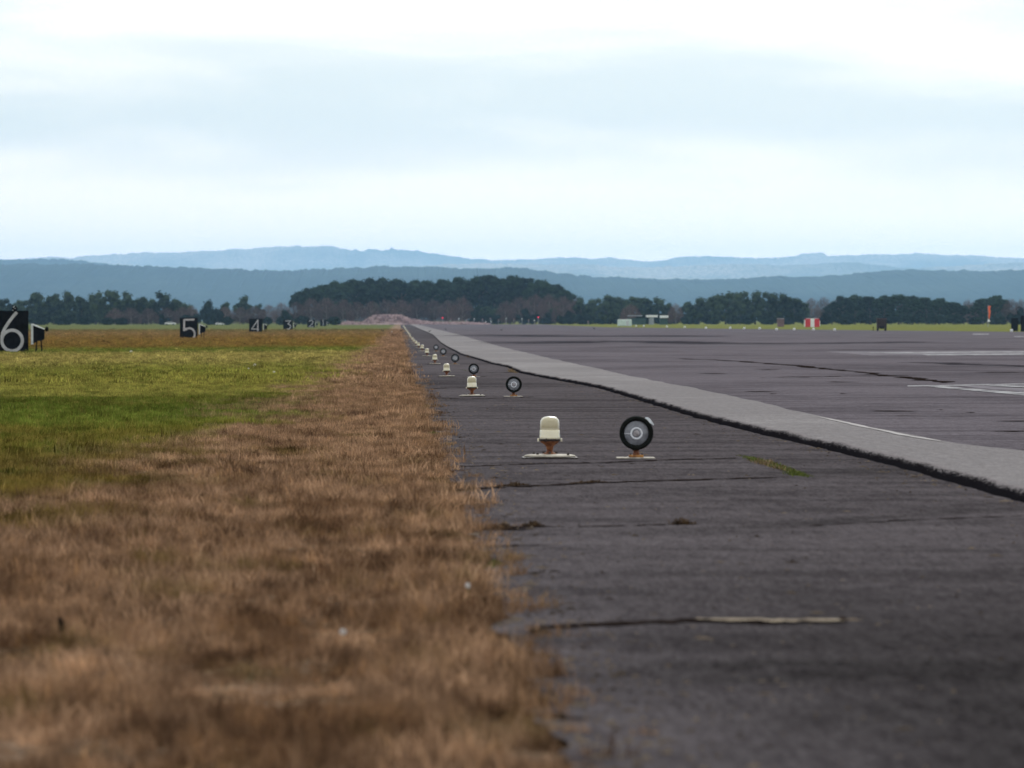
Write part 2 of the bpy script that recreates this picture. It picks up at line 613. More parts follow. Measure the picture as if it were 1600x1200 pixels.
def sheet(name, xl, xr, off, y0, y1, m, extra_rows=None, ncol=1):
    rows = [y0] + [float(y) for y in ROWS if y0 < y < y1] + [y1]
    if extra_rows is not None:
        rows = sorted(set(rows) | set(extra_rows))
    vs, fs = [], []
    for y in rows:
        a, b = xl(y), xr(y)
        for j in range(ncol + 1):
            x = a + (b - a) * j / ncol
            vs.append((x, y, gz(0, y) + off))
    n = ncol + 1
    for i in range(len(rows) - 1):
        for j in range(ncol):
            fs.append((i * n + j, i * n + j + 1, (i + 1) * n + j + 1, (i + 1) * n + j))
    return tag(obj(name, MB().add(vs, fs), m), kind='structure')


# kerb line of the raised overlay, read off the photograph
KPX = [(1600, 783), (1500, 755), (1400, 727), (1300, 703), (1200, 680), (1100, 655), (1000, 625), (940, 607), (900, 599), (850, 590), (815, 583), (795, 574), (770, 569), (745, 561), (720, 554), (702, 544), (688, 535), (676, 523)]
kp = [G(*p) for p in KPX]
KY = np.array([0.0] + [p.y for p in kp] + [1100, 2250])
KX = np.array([4.05] + [p.x for p in kp] + [4.6, 4.4])
_o = np.argsort(KY)
KY, KX = KY[_o], KX[_o]
SPX = [(1600, 704), (1500, 693), (1400, 676), (1290, 652), (1150, 620), (1040, 598), (940, 577), (860, 560), (800, 546), (760, 535), (712, 521.5)]
sp_ = [G(*p, off=0.1) for p in SPX]
SY = np.array([0.0] + [p.y for p in sp_] + [1100, 2250])
SX = np.array([5.9] + [p.x for p in sp_] + [8.0, 7.6])
_o = np.argsort(SY)
SY, SX = SY[_o], SX[_o]


def kx(y):
    return float(np.interp(y, KY, KX)) + rag(y, 0.05, 0.55, 3) + rag(y, 0.012, 4.0, 5)


def sx(y):
    return float(np.interp(y, SY, SX)) + rag(y, 0.10, 0.12, 13)


fine_rows = [float(v) for v in np.arange(24, 260, 0.35)]
fine_rows0 = [float(v) for v in np.arange(9, 120, 0.12)]
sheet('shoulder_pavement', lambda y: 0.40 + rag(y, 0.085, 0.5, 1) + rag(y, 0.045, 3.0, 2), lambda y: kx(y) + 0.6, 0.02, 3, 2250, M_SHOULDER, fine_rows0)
# margin: top sheet, then a rounded broken edge dropping to the shoulder
T_ = 0.098
rows = sorted(set([3.0] + [float(y) for y in ROWS if 3 < y < 2250] + [2250.0] + fine_rows))
vs, fs, ve, fe = [], [], [], []
for y in rows:
    k, s_ = kx(y), sx(y)
    h = T_ * (1 + rag(y, 0.18, 0.3, 21))
    z = gz(0, y)
    jx = rag(y, 0.012, 6.0, 31)
    jz = rag(y, 0.008, 5.0, 41)
    vs += [(k + 0.06, y, z + h - 0.004), (k + 0.14, y, z + T_ + 0.001), (s_, y, z + T_ + 0.004)]
    ve += [(k - 0.055 + jx, y, z + 0.006), (k - 0.03 - jx, y, z + 0.035 + jz), (k - 0.005 + jx, y, z + h * 0.62 - jz), (k + 0.022, y, z + h * 0.88 + jz), (k + 0.0601, y, z + h - 0.004)]
for i in range(len(rows) - 1):
    for j in range(2):
        fs.append((i * 3 + j, i * 3 + j + 1, i * 3 + j + 4, i * 3 + j + 3))
    for j in range(4):
        fe.append((i * 5 + j, i * 5 + j + 1, i * 5 + j + 6, i * 5 + j + 5))
tag(obj('pavement_margin', MB().add(vs, fs), M_MARGIN), kind='structure')
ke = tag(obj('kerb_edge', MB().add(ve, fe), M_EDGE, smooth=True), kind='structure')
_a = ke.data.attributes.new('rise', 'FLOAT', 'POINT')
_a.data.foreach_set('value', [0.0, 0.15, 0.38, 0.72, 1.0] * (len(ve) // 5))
RE = [(0, 400), (600, 400), (860, 105), (1413, 56), (1700, 57), (2250, 62)]


def rx(y):
    return float(np.interp(y, [a for a, b in RE], [b for a, b in RE]))


sheet('runway', lambda y: sx(y) - 0.12, rx, T_, 3, 2250, M_RUNWAY, ncol=6)


def strip_px(name, pts, m, off, wpx=None, wm=None, kind='structure', jag=0.0, sub=10, label=None, cat=None):
    """ribbon lying on the pavement through photograph pixels; width in metres along the view"""
    P = [G(x, y, off) for x, y in pts]
    L = []
    for a, b in zip(P[:-1], P[1:]):
        for i in range(sub):
            L.append(a.lerp(b, i / sub))
    L.append(P[-1])
    vs, fs = [], []
    sd = random.random() * 100
    for i, p in enumerate(L):
        d = (L[min(i + 1, len(L) - 1)] - L[max(i - 1, 0)])
        nrm = Vector((-d.y, d.x, 0)).normalized()
        w_ = wm * (1 + jag * 2.2 * noise.noise(Vector((i * 0.6, sd, 0)))) * min(1, 0.25 + min(i, len(L) - 1 - i) / 4)
        off2 = nrm * (jag * wm * 1.2 * noise.noise(Vector((i * 0.35, sd + 5, 0))))
        for s2 in (-1, 1):
            q = p + off2 + nrm * (w_ / 2 * s2)
            vs.append((q.x, q.y, gz(0, q.y) + off))
    for i in range(len(L) - 1):
        fs.append((2 * i, 2 * i + 1, 2 * i + 3, 2 * i + 2))
    o = obj(name, MB().add(vs, fs), m)
    return tag(o, label, cat, None, kind)


# painted marks
def paint_quad(pts, off=T_ + 0.004):
    P = [G(x, y, off) for x, y in pts]
    nn = 40
    vs, fs = [], []
    for i in range(nn + 1):
        t_ = i / nn
        for a, b in ((P[0], P[1]), (P[3], P[2])):
            q = a.lerp(b, t_)
            vs.append((q.x, q.y, gz(0, q.y) + off))
    for i in range(nn):
        fs.append((2 * i, 2 * i + 1, 2 * i + 3, 2 * i + 2))
    tag(obj('painted_marking', MB().add(vs, fs), M_PAINT), kind='structure')


M_WORN = mat('worn_pale_patch', (0.27, 0.25, 0.27), 0.95, 0.0, 0.0, 0.5, (0.15, 0.135, 0.15))
_mp, M_PAINT = M_PAINT, M_WORN
paint_quad([(1500, 603.0), (1720, 600), (1720, 622), (1560, 609)], T_ + 0.002)
paint_quad([(1290, 549.5), (1720, 547.5), (1720, 554), (1360, 555)], T_ + 0.002)
M_PAINT = _mp
paint_quad([(1418, 602.3), (1700, 597.2), (1700, 598.9), (1418, 603.9)])
paint_quad([(1470, 602.9), (1720, 623), (1720, 629), (1450, 604.0)], T_ + 0.008)
paint_quad([(1560, 601.0), (1720, 610), (1720, 613), (1540, 602)], T_ + 0.012)
paint_quad([(1350, 550.6), (1700, 548), (1700, 549.5), (1400, 552)])
paint_quad([(1440, 553.6), (1700, 551), (1700, 553.5), (1450, 555.2)])
paint_quad([(1520, 521.4), (1545, 521.4), (1545, 522.6), (1520, 522.8)])
paint_quad([(1585, 525.2), (1700, 526), (1700, 527), (1585, 526.2)])
M_FADED = mat('faded_edge_line', (0.50, 0.47, 0.46), 0.95, 0.0, 0.0, 3.5, (0.42, 0.39, 0.385))
strip_px('painted_marking', [(1280, 651), (1340, 664), (1400, 677), (1470, 689)], M_FADED, T_ + 0.009, wm=0.07, jag=0.3)

# cracks and seams: shoulder
CR = 0.0245
cr = [([(686, 730), (760, 727), (850, 724), (950, 722), (1050, 718), (1160, 715)], 0.10, 1.0),
      ([(715, 766), (760, 762), (850, 758), (930, 754), (1050, 750), (1225, 745)], 0.12, 1.1),
      ([(745, 828), (800, 824), (850, 821)], 0.16, 1.2), ([(880, 823), (960, 821), (1040, 819), (1090, 818)], 0.05, 1.2),
      ([(748, 853), (800, 852), (862, 851)], 0.06, 0.8),
      ([(845, 980), (880, 977), (950, 974), (1020, 971), (1095, 968), (1180, 972), (1310, 967)], 0.17, 0.5),
      ([(650, 608), (700, 606), (730, 605)], 0.14, 1.0), ([(655, 621), (720, 623), (790, 621.5), (835, 620)], 0.13, 0.8),
      ([(655, 585), (690, 584)], 0.2, 0.9), ([(670, 590), (720, 589.5), (760, 588)], 0.16, 0.9), ([(735, 583), (790, 582), (812, 581)], 0.22, 0.9),
      ([(655, 557.5), (690, 557)], 0.3, 0.9), ([(1250, 822), (1400, 813), (1600, 805)], 0.04, 0.9),
      ([(860, 1122), (900, 1120)], 0.16, 0.8), ([(640, 525), (662, 525)], 1.2, 0.8)]
for pts, wm, jag in cr:
    strip_px('pavement_crack', pts, M_CRACK, CR, wm=wm, jag=jag, sub=14)
cr2 = [([(1060, 560), (1150, 564), (1250, 572), (1330, 580), (1400, 588), (1480, 598)], 0.34, 0.9), ([(1190, 590), (1300, 588), (1420, 586)], 0.35, 1.0),
       ([(1100, 583), (1130, 584)], 0.45, 0.9), ([(1190, 577), (1215, 578)], 0.45, 1), ([(1235, 588), (1250, 588.5)], 0.4, 1), ([(1305, 596), (1325, 597)], 0.4, 1),
       ([(1185, 611), (1200, 612)], 0.5, 1), ([(1203, 615), (1213, 615)], 0.5, 1), ([(1315, 615), (1325, 615)], 0.5, 1), ([(1380, 641), (1405, 643)], 0.3, 1),
       ([(1420, 648.5), (1433, 649)], 0.4, 1), ([(1465, 640), (1474, 640)], 0.3, 1), ([(1510, 644), (1523, 644)], 0.4, 1), ([(1577, 657), (1600, 658)], 0.35, 1), ([(1575, 673), (1594, 674)], 0.35, 1),
       ([(1440, 566), (1500, 568), (1600, 573)], 1.5, 0.9), ([(1560, 581), (1600, 582)], 1.0, 1), ([(1300, 547), (1480, 546), (1600, 545)], 2.0, 0.8), ([(820, 537), (900, 533), (1000, 533), (1120, 537)], 8, 0.8),
       ([(750, 523), (900, 526), (1050, 524)], 12, 0.8), ([(1050, 538), (1250, 537), (1450, 534)], 6, 0.9)]
M_STAIN = mat('runway_crack_fill', (0.045, 0.040, 0.046), 0.95, 0.0, 0.3, 3)
for pts, wm, jag in cr2:
    strip_px('pavement_crack', pts, M_STAIN if wm >= 1.5 else M_CRACK, T_ + 0.004 + (0.004 if wm < 1.5 else 0), wm=wm, jag=jag, sub=14)
M_CREAM = mat('cream_concrete', (0.40, 0.33, 0.25), 0.95, 0.0, 0.0, 9, (0.20, 0.16, 0.13))
strip_px('concrete_strip', [(1095, 967.5), (1140, 966.5), (1190, 969), (1260, 969), (1308, 967)], M_CREAM, 0.030, wm=0.15, jag=0.6)

# ------------------------------------------------------------------ hills
def hill_mat(name, a, b_, sc):
    m = bpy.data.materials.new(name)
    m.use_nodes = True
    t = NT(m.node_tree)
    b = t.n('ShaderNodeBsdfDiffuse')
    o = t.n('ShaderNodeOutputMaterial')
    g = t.n('ShaderNodeNewGeometry').outputs['Position']
    n_ = t.noise(t.scalev(g, (sc, sc * 0.5, sc * 2)), 1.0, 6, 0.65)
    f_ = t.noise(t.scalev(g, (0.035, 0.006, 0.09)), 1.0, 3, 0.8)
    c = t.mix(t.ss(n_, 0.38, 0.62), a, b_)
    c = t.mix(t.math('MULTIPLY', t.ss(f_, 0.42, 0.62), 0.45), c, tuple(v * 0.4 for v in a))
    t.l(c, b.inputs[0])
    t.l(b.outputs[0], o.inputs[0])
    return m


def hill(name, dist, depth, ridge, m, bump, seed):
    x0, x1 = -2300 * dist / F, 2900 * dist / F
    step, treew = 1.9 * dist / F, 4.2 * dist / F
    rp = np.array([p[0] for p in ridge], float)
    rh = np.array([p[1] for p in ridge], float)
    nX = int((x1 - x0) / step)
    prof = [(-1.0, 0), (-0.85, 0.05), (-0.65, 0.2), (-0.45, 0.42), (-0.3, 0.62), (-0.18, 0.8), (-0.08, 0.93), (-0.03, 0.985), (0, 1), (0.05, 0.98), (0.3, 0.7), (0.6, 0.3), (0.8, 0.0)]
    vs, fs = [], []
    for i in range(nX + 1):
        x = x0 + (x1 - x0) * i / nX
        px = CX + x * F / dist
        top = ztop(float(np.interp(px, rp, rh)), dist)
        for k, (d, h) in enumerate(prof):
            y = dist + d * depth
            z = -3 + (top - bump * 0.4 + 3) * h
            if 0 < h < 1:
                z += (top * 0.10) * noise.noise(Vector((x * 0.002, y * 0.002, seed))) * h
            if h > 0.9:
                z += bump * (0.8 * noise.noise(Vector((x / treew, y / treew, seed))) + 0.8 * noise.noise(Vector((x / treew / 4, 2, seed))) + 0.6 * noise.noise(Vector((x / treew * 2.3, seed * 3, 1))))
            elif h > 0:
                z += bump * 0.6 * noise.noise(Vector((x / treew, y / treew, seed)))
            vs.append((x, y, z))
    n = len(prof)
    for i in range(nX):
        for k in range(n - 1):
            fs.append((i * n + k, (i + 1) * n + k, (i + 1) * n + k + 1, i * n + k + 1))
    return tag(obj(name, MB().add(vs, fs), m), kind='structure')


M_H1 = hill_mat('wooded_hill', (0.016, 0.024, 0.026), (0.036, 0.048, 0.042), 0.0012)
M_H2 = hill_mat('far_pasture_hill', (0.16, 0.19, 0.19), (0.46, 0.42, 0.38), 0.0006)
R1 = [(-3000, 424), (-900, 421), (-400, 415), (0, 412.5), (100, 412), (160, 412), (270, 416), (380, 420), (450, 421.5), (560, 417), (680, 416.5), (780, 419.5), (800, 416), (812, 417), (860, 424), (930, 431), (1000, 434), (1080, 435.5), (1160, 434), (1200, 432), (1250, 432), (1320, 430), (1360, 425.5), (1400, 422), (1440, 421), (1500, 422.5), (1600, 421), (1900, 426), (2500, 418), (4000, 424)]
R0 = [(-3000, 410), (-500, 408), (-60, 405), (0, 405.5), (60, 403.5), (110, 405), (170, 412), (260, 424), (600, 440), (4000, 440)]
R3 = [(-3000, 440), (600, 425), (700, 412), (780, 410.5), (900, 413), (1000, 417), (1100, 413.5), (1200, 414), (1300, 411), (1420, 418), (1600, 409), (2200, 405), (4000, 408)]
R2 = [(-3000, 402), (-600, 408), (100, 404), (130, 399.5), (250, 394), (330, 391.5), (400, 387.5), (440, 384), (500, 385), (522, 386), (530, 391), (538, 388), (548, 391), (556, 388), (566, 391.5), (572, 388.5), (588, 389), (594, 392), (606, 392.5), (612, 389), (618, 393), (645, 396.5), (652, 393.5), (662, 397), (680, 397.5), (700, 399), (735, 403), (780, 406), (850, 403.5), (870, 401.5), (900, 402), (960, 405), (1000, 407.5), (1040, 407), (1060, 404), (1120, 401.5), (1200, 402.5), (1240, 399), (1258, 395.5), (1280, 395), (1292, 400), (1340, 397.5), (1370, 396), (1400, 397.5), (1480, 400.5), (1540, 400), (1600, 403), (2000, 398), (4000, 404)]
hill('near_hills', 20000, 5000, R1, M_H1, 7.0, 1.3)
hill('left_hills', 26500, 3500, R0, M_H1, 8.0, 4.3)
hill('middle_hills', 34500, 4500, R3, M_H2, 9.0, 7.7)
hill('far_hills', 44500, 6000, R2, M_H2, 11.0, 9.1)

# ------------------------------------------------------------------ trees
def crown_blobs(mb, blobs, per, size, core=0.86, rnd=None):
    rnd = rnd or random
    for (c, r) in blobs:
        c = Vector(c)
        # dark solid heart of the clump
        n, m_ = 7, 4
        vs, fs = [], []
        for i in range(m_ + 1):
            th = math.pi * i / m_
            for j in range(n):
                ph = 2 * math.pi * j / n
                k = core * rnd.uniform(0.82, 1.05)
                vs.append(c + Vector((r[0] * math.sin(th) * math.cos(ph), r[1] * math.sin(th) * math.sin(ph), r[2] * math.cos(th))) * k)
        for i in range(m_):
            for j in range(n):
                fs.append((i * n + j, i * n + (j + 1) % n, (i + 1) * n + (j + 1) % n, (i + 1) * n + j))
        mb.add(vs, fs)
        for _ in range(per):
            d = Vector((rnd.gauss(0, 1), rnd.gauss(0, 1), rnd.gauss(0.15, 1))).normalized()
            k = rnd.uniform(0.85, 1.16)
            p = c + Vector((d.x * r[0], d.y * r[1], d.z * r[2])) * k
            a = Vector((rnd.gauss(0, 1), rnd.gauss(0, 1), rnd.gauss(0, 0.6))).normalized()
            b = a.cross(Vector((rnd.gauss(0, 1), rnd.gauss(0, 1), rnd.gauss(0, 1)))).normalized()
            s1, s2 = size * rnd.uniform(0.5, 1.2), size * rnd.uniform(0.25, 0.6)
            mb.add([p - a * s1, p - b * s2, p + a * s1, p + b * s2], [(0, 1, 2, 3)])


def make_crown(kind, seed):
    rn = random.Random(seed)
    mb = MB()
    if kind == 'pine':       # native 18 m wide, 22 m tall; spreading, flat-topped
        blobs = []
        for _ in range(70):
            a, rr = rn.uniform(0, 6.28), rn.uniform(0, 1) ** 0.6
            rad = 7.2 * rr
            zt = 18.6 - 4.0 * rr * rr
            z = rn.uniform(2.5, zt) if rn.random() < 0.55 else rn.uniform(zt - 4, zt)
            s_ = rn.uniform(1.5, 2.7)
            blobs.append(((rad * math.cos(a), rad * math.sin(a), z), (s_, s_, s_ * 0.62)))
        crown_blobs(mb, blobs, 34, 0.55, rnd=rn)
    elif kind == 'gum':      # 11 m wide, 14 m tall
        blobs = []
        for _ in range(34):
            a, rr = rn.uniform(0, 6.28), rn.uniform(0, 1) ** 0.6
            rad = 4.2 * rr
            zt = 12.3 - 4.6 * rr * rr + rn.uniform(-1.4, 0.2)
            z = rn.uniform(1.6, zt)
            s_ = rn.uniform(1.1, 2.2)
            blobs.append(((rad * math.cos(a), rad * math.sin(a), z), (s_, s_, s_ * 0.85)))
        crown_blobs(mb, blobs, 40, 0.5, rnd=rn)
    elif kind == 'bush':     # 7 m wide, 5 m tall
        blobs = []
        for _ in range(13):
            a, rr = rn.uniform(0, 6.28), rn.uniform(0, 1) ** 0.6
            rad = 2.5 * rr
            z = rn.uniform(0.8, 3.9 - 1.5 * rr * rr)
            s_ = rn.uniform(0.9, 1.5)
            blobs.append(((rad * math.cos(a), rad * math.sin(a), z), (s_, s_, s_ * 0.85)))
        crown_blobs(mb, blobs, 48, 0.34, rnd=rn)
    else:                    # bare: 9 m wide, 12 m tall cloud of twigs
        for _ in range(2600):
            a, rr = rn.uniform(0, 6.28), rn.uniform(0, 1) ** 0.55
            k = rn.uniform(0.0, 1.0)
            zt = 11.6 * math.sqrt(max(0.02, 1 - (rr * 0.93) ** 2))
            z = 0.6 + (zt - 0.6) * k ** 0.75
            p = Vector((4.4 * rr * math.cos(a), 4.4 * rr * math.sin(a), z))
            d = (Vector((p.x * 0.35, p.y * 0.35, 4.0)).normalized() + Vector((rn.gauss(0, 0.35), rn.gauss(0, 0.35), rn.gauss(0, 0.2)))).normalized()
            sdv = d.orthogonal().normalized() * rn.uniform(0.03, 0.075)
            sdv = Matrix.Rotation(rn.uniform(0, 6.28), 3, d) @ sdv
            L = rn.uniform(0.6, 1.7)
            mb.add([p - sdv, p + sdv, p + d * L], [(0, 1, 2)])
    return mb.v, mb.f


def make_trunk(kind, seed):
    rn = random.Random(seed + 50)
    mb = MB()
    H_ = {'pine': 15, 'gum': 9, 'bush': 2.4, 'bare': 9}[kind]
    r0 = {'pine': 0.55, 'gum': 0.32, 'bush': 0.12, 'bare': 0.22}[kind]
    top = Vector((rn.uniform(-.4, .4), rn.uniform(-.4, .4), H_))
    mb.tube([(0, 0, -0.4), (0, 0, H_ * 0.35), (top.x * .6, top.y * .6, H_ * 0.7), top], [r0 * 1.2, r0, r0 * 0.7, r0 * 0.3], 7)
    spread = {'pine': 5.5, 'gum': 3.2, 'bush': 1.6, 'bare': 3.4}[kind]
    for i in range(7):
        a = i * 2.4 + rn.uniform(-.3, .3)
        z0 = H_ * rn.uniform(0.3, 0.75)
        e = Vector((spread * math.cos(a), spread * math.sin(a), z0 + H_ * rn.uniform(0.15, 0.35)))
        mb.tube([(0, 0, z0), (e.x * .45, e.y * .45, z0 + (e.z - z0) * 0.45), e], [r0 * 0.5, r0 * 0.35, r0 * 0.12], 5)
    return mb.v, mb.f


NATIVE = {'pine': (17.5, 20.6), 'gum': (10.5, 13.8), 'bush': (7.0, 5.1), 'bare': (9.2, 12.4)}
CM = {'pine': M_PINE, 'gum': M_GUM, 'bush': M_BUSH, 'bare': M_BARE}
PROTO = {}
for k_, nv in (('pine', 4), ('gum', 4), ('bush', 3), ('bare', 3)):
    for s in range(nv):
        v, f = make_crown(k_, 100 + s)
        me = MB().add(v, f).mesh('crown', CM[k_])
        v, f = make_trunk(k_, 100 + s)
        mt = MB().add(v, f).mesh('trunk', M_PALEBARK if k_ == 'bare' else M_BARK)
        PROTO[(k_, s)] = (me, mt)
TN = {'pine': 'pine_tree', 'gum': 'gum_tree', 'bush': 'bush', 'bare': 'bare_tree'}
TC = {'pine': 'tree', 'gum': 'tree', 'bush': 'bush', 'bare': 'tree'}
PROTO_N = {'pine': 4, 'gum': 4, 'bush': 3, 'bare': 3}


def tree(kind, px, top, wpx, y, label, group, i):
    s = (i * 7 + int(px)) % PROTO_N[kind]
    me, mt = PROTO[(kind, s)]
    p = at(px, y, -0.1)
    hh = ztop(top, y) - p.z
    sw = wpx * y / F / NATIVE[kind][0]
    sh = hh / NATIVE[kind][1]
    t = thing(TN[kind], label, TC[kind], p, random.uniform(0, 6.28), group)
    t.scale = (sw, sw, sh)
    obj('trunk', mt, parent=t)
    obj('crown', me, parent=t)
    return t


def row(kind, lst, y0, group, fmt, order='left'):
    for i, (px, top, wpx) in enumerate(sorted(lst)):
        tree(kind, px, top, wpx, y0 + random.uniform(-60, 60), fmt % ORD[i], group, i)


row('gum', [(-22, 466, 50), (6, 461, 40), (55, 450, 44), (84, 453, 40), (104, 449, 40), (128, 456, 34), (150, 450, 40), (172, 446, 46), (200, 450, 40), (222, 458, 34), (254, 450, 44), (278, 461, 34), (292, 470, 30)], 2380,
    'dark gum trees behind the left field', 'dark leafy tree in the left wood behind the big 6, %s from the left')
row('gum', [(30, 463, 26), (236, 461, 26), (213, 462, 24), (350, 467, 26), (380, 457, 36), (405, 471, 24)], 2520, 'paler trees behind the left wood', 'paler small tree showing over the left wood, %s from the left')
row('bush', [(325, 466, 40), (335, 472, 30)], 2330, 'big dark shrubs beyond marker five', 'tall dark round shrub beyond the 5 board, %s from the left')
row('bare', [(180, 481, 34), (205, 480, 34), (232, 481, 34), (262, 480, 34), (285, 478, 30), (300, 476, 26), (352, 478, 30), (375, 479, 34), (398, 477, 34), (420, 475, 34), (440, 472, 34), (462, 470, 34)], 2340,
    'brown leafless trees beyond the left field', 'brown leafless tree low behind the left field, %s from the left')
row('bush', [(215, 484, 32), (255, 489, 30), (300, 482, 36), (357, 490, 25), (418, 489, 20), (446, 482, 34), (473, 486, 28), (521, 490, 30), (12, 486, 40), (60, 488, 40), (100, 490, 40), (135, 492, 36), (170, 492, 34), (190, 492, 30)], 2260,
    'round dark bushes along the far field edge', 'low round dark bush on the far edge of the field, %s from the left')
row('pine', [(468, 452, 38), (484, 446, 48), (502, 441, 58), (525, 436, 64), (550, 433, 64), (575, 431, 64), (600, 430.5, 64), (626, 431, 64), (650, 434, 64), (672, 433.5, 60), (697, 431.5, 60), (722, 428, 60), (748, 426, 60), (772, 424.5, 60), (797, 425, 60), (820, 428, 60), (843, 432, 56), (862, 439, 52), (880, 449, 44)], 2640,
    'pines of the big central grove', 'broad dark pine in the high central grove, %s from the left')
row('pine', [(x, 442 - 6 * math.exp(-((x - 780) / 60) ** 2), 60) for x in range(515, 870, 32)], 2790,
    'pines in the back of the central grove', 'pine deep inside the central grove, seen between those in front, %s from the left')
row('gum', [(x, 472, 40) for x in range(1300, 1575, 27)], 2500, 'trees filling in behind the right pines', 'dark tree glimpsed behind the right row of pines, %s from the left')
row('gum', [(x, 474, 36) for x in range(20, 290, 27)], 2500, 'trees filling in behind the left wood', 'dark tree glimpsed low inside the left wood, %s from the left')
row('bare', [(486, 465, 40), (510, 463, 40), (536, 466, 36), (558, 470, 34), (580, 469, 34), (604, 467, 38), (628, 466, 40), (652, 465, 40), (678, 467, 38), (700, 467, 36), (722, 463, 42), (790, 469, 34), (812, 462, 40), (836, 459, 42), (858, 458, 40), (880, 461, 38), (900, 464, 34)], 2520,
    'brown leafless trees before the central grove', 'brown leafless tree in front of the pine grove, %s from the left')
row('gum', [(588, 469, 28), (756, 474, 34), (775, 478, 28), (890, 466, 30), (868, 476, 26), (895, 462, 30)], 2500, 'green trees among the brown ones', 'green leafy tree among the brown ones before the pine grove, %s from the left')
row('bush', [(745, 484, 34), (770, 486, 34), (795, 482, 40), (826, 480, 40), (858, 487, 34), (884, 484, 34), (912, 486, 36), (937, 494, 24), (955, 488, 36), (1000, 492, 30), (1030, 489, 24), (1052, 487, 28), (1080, 488, 34), (1110, 486, 36), (1145, 489, 34)], 2440,
    'dark bushes beyond the runway end', 'dark bush standing beyond the runway end, %s from the left')
row('gum', [(908, 459, 34), (930, 461, 36), (952, 454, 44), (972, 460, 38), (990, 457, 44), (1012, 459, 40), (1030, 460, 40), (1046, 468, 24), (1075, 466, 34)], 2500,
    'dark trees right of the pine grove', 'dark spreading tree right of the pine grove, %s from the left')
row('bare', [(985, 474, 36), (1056, 472, 26), (1268, 463, 30), (1288, 462, 34), (1306, 466, 26)], 2480, 'brown trees in the gaps on the right', 'brown leafless tree in a gap between dark trees on the right, %s from the left')
row('gum', [(1092, 460, 46), (1112, 454, 46), (1134, 451, 48), (1156, 449, 48), (1180, 449, 48), (1202, 450, 46), (1222, 453, 44), (1240, 459, 38), (1254, 466, 28)], 2420,
    'dark trees in the right middle clump', 'tall dark tree in the clump behind the striped box, %s from the left')
row('pine', [(1300, 472, 30), (1316, 459, 38), (1336, 458, 48), (1360, 459.5, 48), (1382, 459, 48), (1404, 456.5, 50), (1426, 459, 46), (1448, 461, 46), (1468, 463, 40), (1490, 469, 36), (1506, 475, 26), (1536, 463, 40), (1556, 458.5, 46)], 2360,
    'dark pines at the right end of the tree line', 'dark flat-topped pine right of the striped box, %s from the left')
row('bare', [(1512, 466, 24), (1522, 470, 24), (1580, 465, 34), (1596, 466, 30), (1615, 464, 34)], 2420, 'brown trees at the right edge', 'brown leafless tree near the right edge of the view, %s from the left')
row('bush', [(1170, 486, 34), (1200, 488, 34), (1232, 485, 36), (1262, 488, 30), (1290, 486, 36), (1322, 488, 34), (1352, 487, 36), (1390, 488, 36), (1425, 487, 36), (1460, 488, 36), (1492, 486, 34), (1525, 490, 34), (1560, 489, 36), (1590, 478, 36), (1618, 476, 36)], 2290,
    'dark bushes under the right tree line', 'dark bush under the right tree line, %s from the left')

# ------------------------------------------------------------------ runway edge lamps
M_GLASSW = mat('frosted_cream_glass', (0.90, 0.83, 0.64), 0.3, 0.5, 0.04, 12)
_g = M_GLASSW.node_tree.nodes
for nd in _g:
    if nd.type == 'BSDF_PRINCIPLED':
        nd.inputs['Subsurface Weight'].default_value = 0.6
        nd.inputs['Subsurface Radius'].default_value = (0.05, 0.05, 0.04)
        nd.inputs['Coat Weight'].default_value = 0.3
M_GLASSU = mat('upper_frosted_glass', (0.66, 0.61, 0.46), 0.25, 0.5)
for nd in M_GLASSU.node_tree.nodes:
    if nd.type == 'BSDF_PRINCIPLED':
        nd.inputs['Subsurface Weight'].default_value = 0.5
        nd.inputs['Subsurface Radius'].default_value = (0.05, 0.05, 0.04)
_t = NT(M_GLASSU.node_tree, False)
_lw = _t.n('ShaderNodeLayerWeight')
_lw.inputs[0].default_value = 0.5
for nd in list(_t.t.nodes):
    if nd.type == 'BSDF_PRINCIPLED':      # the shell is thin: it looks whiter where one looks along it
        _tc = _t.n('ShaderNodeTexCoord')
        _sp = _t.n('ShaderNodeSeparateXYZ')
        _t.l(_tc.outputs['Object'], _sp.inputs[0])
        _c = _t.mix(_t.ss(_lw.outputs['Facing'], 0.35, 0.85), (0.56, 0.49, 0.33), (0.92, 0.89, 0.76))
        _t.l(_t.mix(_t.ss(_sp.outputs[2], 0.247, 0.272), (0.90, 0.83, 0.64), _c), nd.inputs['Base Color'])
M_RUST = mat('rusty_orange_paint', (0.27, 0.10, 0.035), 0.7, 0.3, 0.0, 22, (0.12, 0.04, 0.02), bump=0.4, bscale=60)
M_OCHRE = mat('ochre_paint', (0.42, 0.20, 0.06), 0.7, 0.3, 0.0, 20, (0.20, 0.08, 0.03))
M_BASE = mat('dirty_cream_plate', (0.52, 0.47, 0.39), 0.7, 0.3, 0.0, 14, (0.30, 0.26, 0.21))
M_DARK = mat('black_rubber', (0.006, 0.007, 0.006), 0.75, 0.12, 0.3, 20)
M_BOLT = mat('dark_bolt', (0.03, 0.02, 0.018), 0.6, 0.3)


